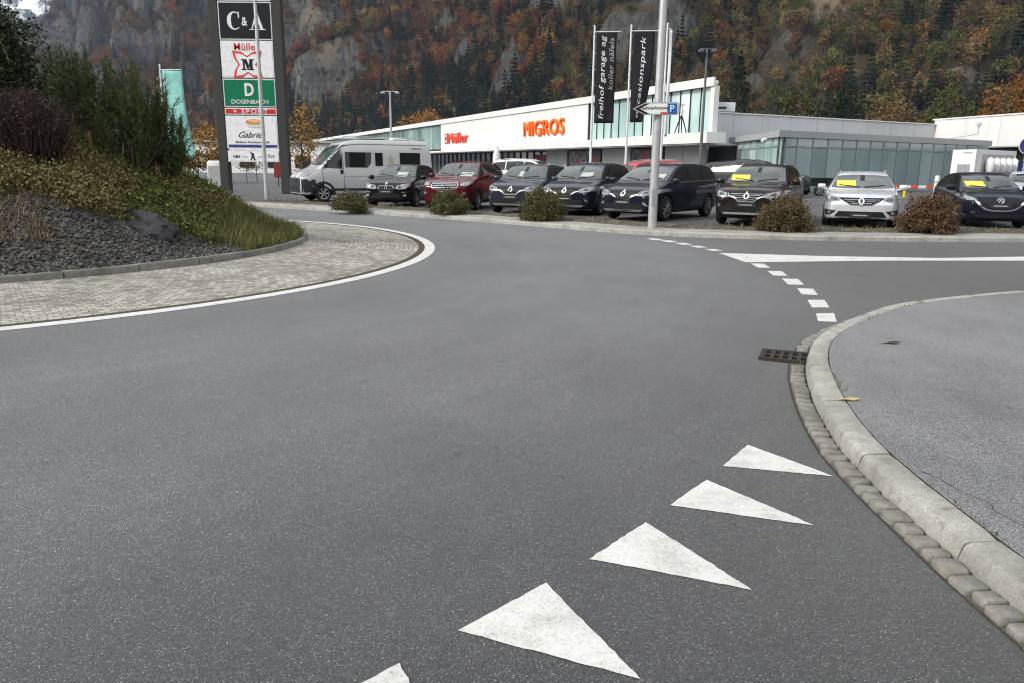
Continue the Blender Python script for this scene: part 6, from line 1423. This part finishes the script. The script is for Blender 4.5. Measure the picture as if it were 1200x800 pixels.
M_pwhite = plain('panel_white', (.74, .74, .76), .4); M_pblack = plain('panel_black', (.012, .014, .018), .35); M_pgreen = plain('panel_green', (.005, .16, .075), .35); M_pred = plain('panel_red', (.55, .03, .03), .35); M_pnavy = plain('print_navy', (.04, .06, .22), .4); M_tan = plain('print_tan', (.55, .26, .09), .4); M_pblk = plain('print_black', (.015, .015, .02), .5)
YF = -.182
def ptext(par, txt, x, z, w, h, mat, **kw): return put_text('lettering', txt, (x, YF - .006, z), X_, Zv, mat, par, width=w, height=h, ext=.004, **kw)
def ppoly(par, pts, mat, name='print', d=0.0): m = MB(); m.plate(pts, (0, YF - d, 0), X_, Zv, Ym, .008); return m.build(name, mat, par)
q, zc_, h_ = panel('sign_panel', -60, 2.5, M_pwhite); ppoly(q, [(-HWp + .1, ZT(1.5) + .05), (HWp - .1, ZT(1.5) + .05), (HWp - .1, ZT(0)), (-HWp + .1, ZT(0))], M_tan)
q, zc_, h_ = panel('sign_panel', 3, 48, M_pblack)
def arcstroke(cx, cz, rx, rz, a0, a1, wmid, wend, n=26):
    o, i_ = [], []
    for k in range(n + 1):
        t = k / n; a = a0 + (a1 - a0) * t; w = wend + (wmid - wend) * math.sin(PI * t); o.append((cx + rx * math.cos(a), cz + rz * math.sin(a))); i_.append((cx + (rx - w) * math.cos(a), cz + (rz - w * .45) * math.sin(a)))
    return o, i_
def strip(par, o, i_, mat, name='letter'):
    m = MB(); n = len(o)
    for k in range(n - 1): m.plate([o[k], o[k + 1], i_[k + 1], i_[k]], (0, YF, 0), X_, Zv, Ym, .008)
    return m.build(name, mat, par)
hh = .42
strip(q, *arcstroke(-.52, zc_, .36, hh, R(48), R(312), .20, .06), M_lett, 'letter_c')
ppoly(q, [(-.33, zc_ + hh * .98), (-.27, zc_ + hh * .98), (-.27, zc_ + .13), (-.33, zc_ + .13)], M_lett, 'letter_c_serif')
def letterA(par, cx, cz, w, h, mat):
    m = MB()
    for P in ([(cx - .02, cz + h), (cx + .06, cz + h), (cx + w * .95, cz - h), (cx + w * .50, cz - h)], [(cx - .03, cz + h * .82), (cx + .015, cz + h * .55), (cx - w * .62, cz - h), (cx - w * .75, cz - h)], [(cx - w * .42, cz - h * .38), (cx + w * .45, cz - h * .38), (cx + w * .42, cz - h * .25), (cx - w * .38, cz - h * .25)], [(cx - w * 1.0, cz - h), (cx - w * .35, cz - h), (cx - w * .35, cz - h * .9), (cx - w * 1.0, cz - h * .9)], [(cx + w * .25, cz - h), (cx + w * 1.2, cz - h), (cx + w * 1.2, cz - h * .9), (cx + w * .25, cz - h * .9)]): m.plate(P, (0, YF - random.uniform(0, .001), 0), X_, Zv, Ym, .008)
    return m.build('letter_a', mat, par)
letterA(q, .56, zc_, .36, hh, M_lett); ptext(q, '&', -.02, zc_ - .03, .28, .40, M_lett, bold=.02)
q, zc_, h_ = panel('sign_panel', 48.5, 92.5, M_pwhite); z1 = ZT(48.5); ptext(q, 'Müller', 0, z1 - .30, 1.25, .34, M_pred, bold=.008, spacing=1.06)
zb = zc_ - .25; w_ = .74; hq = .66
def flower(k): return [(x * k, zb + z * k) for x, z in ((-w_, hq), (-.30, hq * .92), (0, hq * .62), (.30, hq * .92), (w_, hq), (w_ * .88, hq * .45), (w_ * .62, 0), (w_ * .88, -hq * .45), (w_, -hq), (.30, -hq * .92), (0, -hq * .62), (-.30, -hq * .92), (-w_, -hq), (-w_ * .88, -hq * .45), (-w_ * .62, 0), (-w_ * .88, hq * .45))]
ppoly(q, flower(1.0), plain('print_coral', (.60, .07, .045), .4), 'emblem'); ppoly(q, flower(.80), M_pwhite, 'emblem_field', .006)
m = MB()
for P in ([(-.30, -.26), (-.06, -.26), (-.06, -.20), (-.30, -.20)], [(.04, -.26), (.32, -.26), (.32, -.20), (.04, -.20)], [(-.23, -.2), (-.14, -.2), (-.14, .26), (-.23, .26)], [(.10, -.2), (.25, -.2), (.25, .26), (.10, .26)], [(-.30, .20), (-.14, .20), (-.14, .26), (-.30, .26)], [(.18, .20), (.32, .20), (.32, .26), (.18, .26)], [(-.2, .26), (-.05, .26), (.06, -.02), (.14, .26), (.2, .26), (.03, -.24), (-.01, -.24)]): m.plate([(x, zb + z) for x, z in P], (0, YF - .014 - random.uniform(0, .001), 0), X_, Zv, Ym, .008)
m.build('letter_m', M_pblk, q)
q, zc_, h_ = panel('sign_panel', 93, 126.5, M_pgreen); ptext(q, 'D', .0, zc_ + .16, .46, .62, M_lett, bold=.03); ptext(q, 'DOSENBACH', 0, zc_ - .42, 1.85, .20, M_lett, bold=.01)
q, zc_, h_ = panel('sign_panel', 127, 135.5, M_pred); ptext(q, '+ SPORT', 0, zc_, 1.75, .23, M_lett, bold=.012, spacing=1.25)
q, zc_, h_ = panel('sign_panel', 136, 175, M_pwhite)
ppoly(q, ell(.12, zc_ + .50, .42, .14), M_tan, 'bread_roll'); ppoly(q, ell(.14, zc_ + .54, .30, .07), plain('print_light_tan', (.72, .45, .2), .4), 'bread_light', .006); ppoly(q, ell(.16, zc_ + .30, .40, .07), plain('print_pale_grey', (.60, .60, .62), .5), 'plate_shadow', .002)
ptext(q, 'Gabriel', 0, zc_ - .12, 1.35, .30, M_pblk, shear=.5); ptext(q, 'Bäckerei  Konditorei  Café', 0, zc_ - .48, 1.7, .10, M_pblk)
ppoly(q, [(-HWp + .08, zc_ - .74), (HWp - .08, zc_ - .74), (HWp - .08, zc_ - .61), (-HWp + .08, zc_ - .61)], M_pnavy, 'blue_bar'); ppoly(q, [(-HWp + .08, zc_ - .86), (HWp - .08, zc_ - .86), (HWp - .08, zc_ - .80), (-HWp + .08, zc_ - .80)], M_pwhite, 'white_bar', .001)
q, zc_, h_ = panel('sign_panel', 176.5, 190.5, M_pwhite); ptext(q, 'UBS', -.85, zc_ - .02, .36, .12, M_pblk, bold=.02)
for (x0_, x1_) in ((-.55, -.30), (.22, .55)): ppoly(q, [(x0_, zc_ - .05), (x1_, zc_ - .05), (x1_, zc_ + .0), (x0_, zc_ + .0)], M_greyp, 'small_print')
ppoly(q, [(-.2, zc_ + .26), (-.06, zc_ + .16), (.04, zc_ + .14), (.02, zc_ + .04), (.1, zc_ - .2), (.02, zc_ - .2), (-.04, zc_ - .04), (-.1, zc_ - .2), (-.16, zc_ - .2), (-.08, zc_ + .06)], M_pblk, 'bird_emblem'); ppoly(q, [(.72, zc_ - .06), (1.06, zc_ - .06), (1.1, zc_ + .08), (.86, zc_ + .06), (.80, zc_ + .14), (.72, zc_ + .1)], M_greyp, 'small_emblem')

# ------------------------------------------------------------------ things on the car park
p = at(257, 212, .08); Y = 44.0; p = atY(258, 208, Y)
cb = thing('utility_cabinet', 'pale grey rounded utility cabinet left of the sign tower', 'cabinet', (p.x, Y, .08)); m = MB(); m.box((0, 0, .82), (1.15, .9, 1.64), bev=.12); m.build('housing', plain('cabinet_grey', (.50, .51, .51), .5), cb, smooth=50)
m = MB(); m.box((0, -.46, .75), (.95, .03, 1.2)); m.build('door', plain('cabinet_door', (.36, .38, .36), .5), cb)
p = atY(582, 170, 56); ps_ = thing('parasol', 'closed white parasol standing before the dark shop windows', 'parasol', (p.x, 56, .08)); m = MB(); m.cyl((0, 0, 0), (0, 0, 1.0), .04, .04, 8); m.box((0, 0, .05), (.7, .7, .1), bev=.02); m.build('stand', M_galv, ps_)
m = MB(); hh = p.z - .08; m.lathe([(.10, .75), (.27, .95), (.30, 1.4), (.24, hh - .7), (.10, hh - .12), (0, hh)], 12); o = m.build('canopy', M_wflag, ps_, smooth=30)
# barrier with red and white boom
Yb = 43.0; a = atY(1049, 219, Yb); b_ = atY(1112, 217.5, Yb); br = thing('boom_barrier', 'red and white striped boom barrier between the silver and dark blue cars', 'barrier', (a.x, Yb, .08)); Lb = b_.x - a.x; zb = a.z - .08
m = MB(); nseg = 7; 
for i in range(nseg): m.m = i % 2; m.box((Lb * (i + .5) / nseg, 0, zb + .0), (Lb / nseg - .004, .07, .15))
m.build('boom', [M_redl, M_white], br); m = MB(); m.box((0.05, .0, zb / 2 - .05), (.09, .09, zb)); m.build('post', M_white, br); m = MB(); m.box((Lb, .05, .6), (.35, .35, 1.2), bev=.03); m.build('drive_box', M_white, br)
p = atY(1061, 219, 44); yb = thing('guard_hoop', 'yellow bent guard post beneath the striped boom barrier', 'guard post', (p.x, 44, .08)); m = MB(); hz_ = p.z - .1; m.tube([(0, 0, 0), (0, 0, hz_ - .12), (.06, 0, hz_ - .02), (.22, 0, hz_), (.5, 0, hz_)], .085, 10); m.build('tube', plain('yellow_steel', (.70, .50, .02), .4), yb, smooth=50); m = MB(); m.box((0, 0, .02), (.3, .3, .03)); m.build('base_plate', M_galv, yb)
p = atY(1099, 206, 42.5); bo_ = thing('bollard', 'short pale bollard beside the end of the striped boom', 'bollard', (p.x, 42.5, .08)); m = MB(); m.lathe([(.13, 0), (.13, p.z - .2), (.11, p.z - .1), (0, p.z - .08)], 14); m.build('post', M_wpole, bo_, smooth=40); m = MB(); m.lathe([(.135, p.z - .5), (.135, p.z - .38)], 14); m.build('band', M_greyp, bo_)
# low dark trailer beside the pavilion
p = atY(955, 225, 47); tr_ = thing('flat_trailer', 'low black flatbed trailer beside the pickup truck', 'trailer', (p.x, 46.5, .08), .1)
m = MB(); m.box((0, 0, .62), (2.2, 1.5, .12)); m.box((0, .7, .85), (2.2, .06, .35)); m.box((.9, 0, .85), (.08, 1.4, .35)); m.build('bed', M_black, tr_); m = MB(); m.tube([(1.1, 0, .55), (2.0, 0, .5)], .05, 8); m.build('drawbar', M_black, tr_)
for sx, sy in ((-.4, -.85), (-.4, .85)): w = wheel(tr_, sx, sy, .3, .18, 5, 1 if sy > 0 else -1)
# white box trailer with rows of domes
p0 = atY(1117, 176, 40); p1 = atY(1146, 176, 38.3); bt = thing('box_trailer', 'white box trailer with two rows of white domes on its side, right edge', 'trailer', (p0.x, 40, .08)); HB = p0.z - .08
dv = Vector((p1.x - p0.x, -1.7, 0)); We = dv.length; ex = dv.normalized(); ey = Vector((.80, .60, 0)); Ls = 4.6
A0 = Vector((0, 0, 0)); A1 = dv; A2 = dv + ey * Ls; A3 = ey * Ls
m = MB(); m.prism([(q.x, q.y) for q in (A0, A1, A2, A3)], .35, HB); m.build('body', M_white, bt)
en = Vector((ex.y, -ex.x, 0)); en = en if en.y < 0 else -en
m = MB(); m.plate([(We * .28, HB - 1.25), (We * .78, HB - 1.25), (We * .78, HB - .72), (We * .28, HB - .72)], en * .003, ex, Zv, en, .03); m.build('vent_grille', plain('grille_grey', (.30, .31, .32), .5), bt)
m = MB(); m.plate([(We * .45, HB - .18), (We * .8, HB - .18), (We * .8, HB - .12), (We * .45, HB - .12)], en * .003, ex, Zv, en, .01); m.build('small_lettering', M_greyp, bt)
m = MB(); m.plate([(We * .985, .4), (We * 1.03, .4), (We * 1.03, HB), (We * .985, HB)], en * .01, ex, Zv, en, .03); m.build('corner_edge', M_galv, bt)
sn = Vector((ey.y, -ey.x, 0)); sn = sn if sn.y < 0 else -sn
for rrow, zz in enumerate((HB - .72, HB - 1.85)):
    m = MB(); m.plate([(.75 if rrow == 0 else .55, zz - .5), (Ls - .3, zz - .5), (Ls - .3, zz - .38), (.75 if rrow == 0 else .55, zz - .38)], dv + sn * .003, ey, Zv, sn, .45); m.build('shelf', plain('shelf_grey', (.26, .25, .24), .6), bt)
    m = MB(); m.plate([(.6, zz - .36), (Ls - .3, zz - .36), (Ls - .3, zz + .5), (.6, zz + .5)], dv + sn * .002, ey, Zv, sn, .01); m.build('niche_back', plain('niche_grey', (.40, .40, .39), .6), bt)
    for k in range(5):
        c = dv + ey * (1.05 + .72 * k - (.15 if rrow else 0)) + sn * .22 + Zv * (zz - .36); m = MB(); m.lathe([(.15, 0), (.21, .15), (.22, .38), (.17, .58), (.08, .68), (0, .71)], 14); o = m.build('dome', M_white, bt, smooth=50); o.location = c
for k in range(2): c = dv + ey * (1.4 + k * 1.7); o = wheel(bt, c.x, c.y, .33, .2, 5, -1)
# round sign and blue board at the right edge
p = atY(1203, 171, 34); rs = thing('round_sign', 'dark blue round traffic sign on a post, cut by the right edge', 'traffic sign', (p.x, 34, .08)); m = MB(); m.cyl((0, 0, 0), (0, 0, p.z + .3), .035, .035, 10); m.build('post', M_galv, rs)
m = MB(); m.cyl((0, -.03, p.z - .08), (0, -.06, p.z - .08), .36, .36, 28); m.build('disc', plain('sign_white', (.7, .7, .7), .4), rs); m = MB(); m.cyl((0, -.062, p.z - .08), (0, -.066, p.z - .08), .33, .33, 28); m.build('disc_face', plain('sign_purple_blue', (.05, .045, .17), .4), rs)
for zz, hh, mt in ((198, .62, plain('board_navy', (.02, .03, .09), .4)), (209, .5, plain('board_pale', (.42, .46, .52), .4))):
    q_ = atY(1199, zz, 34.1); m = MB(); m.box((q_.x - p.x + .0, .0, q_.z - .08), (.62, .04, hh)); o = m.build('info_board', mt, rs)
    for k in range(3): m = MB(); m.box((q_.x - p.x, -.024, q_.z - .08 + hh * (.28 - .26 * k)), (.26, .006, .03)); m.build('board_line', M_greyp, o)
# red board on a thin post far behind the sign tower
p = atY(326, 205, 52); rb = thing('red_sign', 'small dark red sign board on a thin post behind the sign tower', 'sign', (p.x, 52, .08)); m = MB(); m.cyl((0, 0, 0), (0, 0, 1.3), .035, .035, 8); m.build('post', M_darkw, rb); m = MB(); m.box((0, -.05, 1.05), (.5, .06, .9), bev=.02); m.build('board', plain('dark_red_board', (.20, .03, .03), .5), rb)
# ------------------------------------------------------------------ light: thin bright cloud, soft sun from the left behind the camera
SUN_EL, SUN_AZ = 33.0, 243.0      # azimuth clockwise from +Y
world = bpy.data.worlds.new('World'); S.world = world; world.use_nodes = True
wn = NB(world.node_tree); bg = world.node_tree.nodes['Background']
sky = wn.n('ShaderNodeTexSky', sky_type='NISHITA'); sky.sun_disc = False; sky.sun_elevation = R(SUN_EL); sky.sun_rotation = R(SUN_AZ); sky.altitude = 440; sky.air_density = 1.0; sky.dust_density = 2.5; sky.ozone_density = 1.0
tc = wn.n('ShaderNodeTexCoord').outputs['Generated']
cl = wn.noise(wn.scale(tc, (1.6, 1.6, 3.2)), 1.5, 6, .6)
cloud = wn.ramp(cl, [(.30, (5.2, 5.4, 5.8)), (.5, (9.0, 9.1, 9.3)), (.72, (15.5, 15.4, 15.2))])
mixd = wn.mix(wn.ramp(cl, [(.28, .45), (.46, .9)]), sky.outputs[0], cloud)
world.node_tree.links.new(mixd, bg.inputs['Color']); bg.inputs['Strength'].default_value = .075
sl = bpy.data.lights.new('sun', 'SUN'); sl.energy = 1.5; sl.angle = R(10); sl.color = (1, .955, .89)
so = bpy.data.objects.new('sun', sl); link(so)
az = R(SUN_AZ); el = R(SUN_EL); dsun = Vector((math.sin(az) * math.cos(el), math.cos(az) * math.cos(el), math.sin(el)))
so.rotation_euler = dsun.to_track_quat('Z', 'Y').to_euler()
# ------------------------------------------------------------------ haze
HAZE = .0001
if HAZE:
    hz = MB(); hz.box((-950, 1690, 448), (4700, 3460, 902)); ho = hz.build('haze', []); tag(ho, kind='stuff')
    m = bpy.data.materials.new('haze'); m.use_nodes = True; nt = m.node_tree; nt.nodes.clear(); out = nt.nodes.new('ShaderNodeOutputMaterial'); pv = nt.nodes.new('ShaderNodeVolumePrincipled')
    pv.inputs['Color'].default_value = (.62, .77, 1.0, 1); pv.inputs['Density'].default_value = HAZE; pv.inputs['Anisotropy'].default_value = 0.2; nt.links.new(pv.outputs[0], out.inputs['Volume']); ho.data.materials.append(m)
S.view_settings.view_transform = 'Standard'; S.view_settings.look = 'None'; S.view_settings.gamma = 1; S.view_settings.use_curve_mapping = False; S.view_settings.exposure = 1.1
S.render.engine = 'CYCLES'; S.cycles.use_denoising = True; S.cycles.max_bounces = 6; S.cycles.volume_bounces = 0; S.cycles.diffuse_bounces = 3; S.cycles.glossy_bounces = 3; S.cycles.caustics_reflective = False; S.cycles.caustics_refractive = False
S.cycles.filter_width = 1.1
S.cycles.sample_clamp_indirect = 6.0
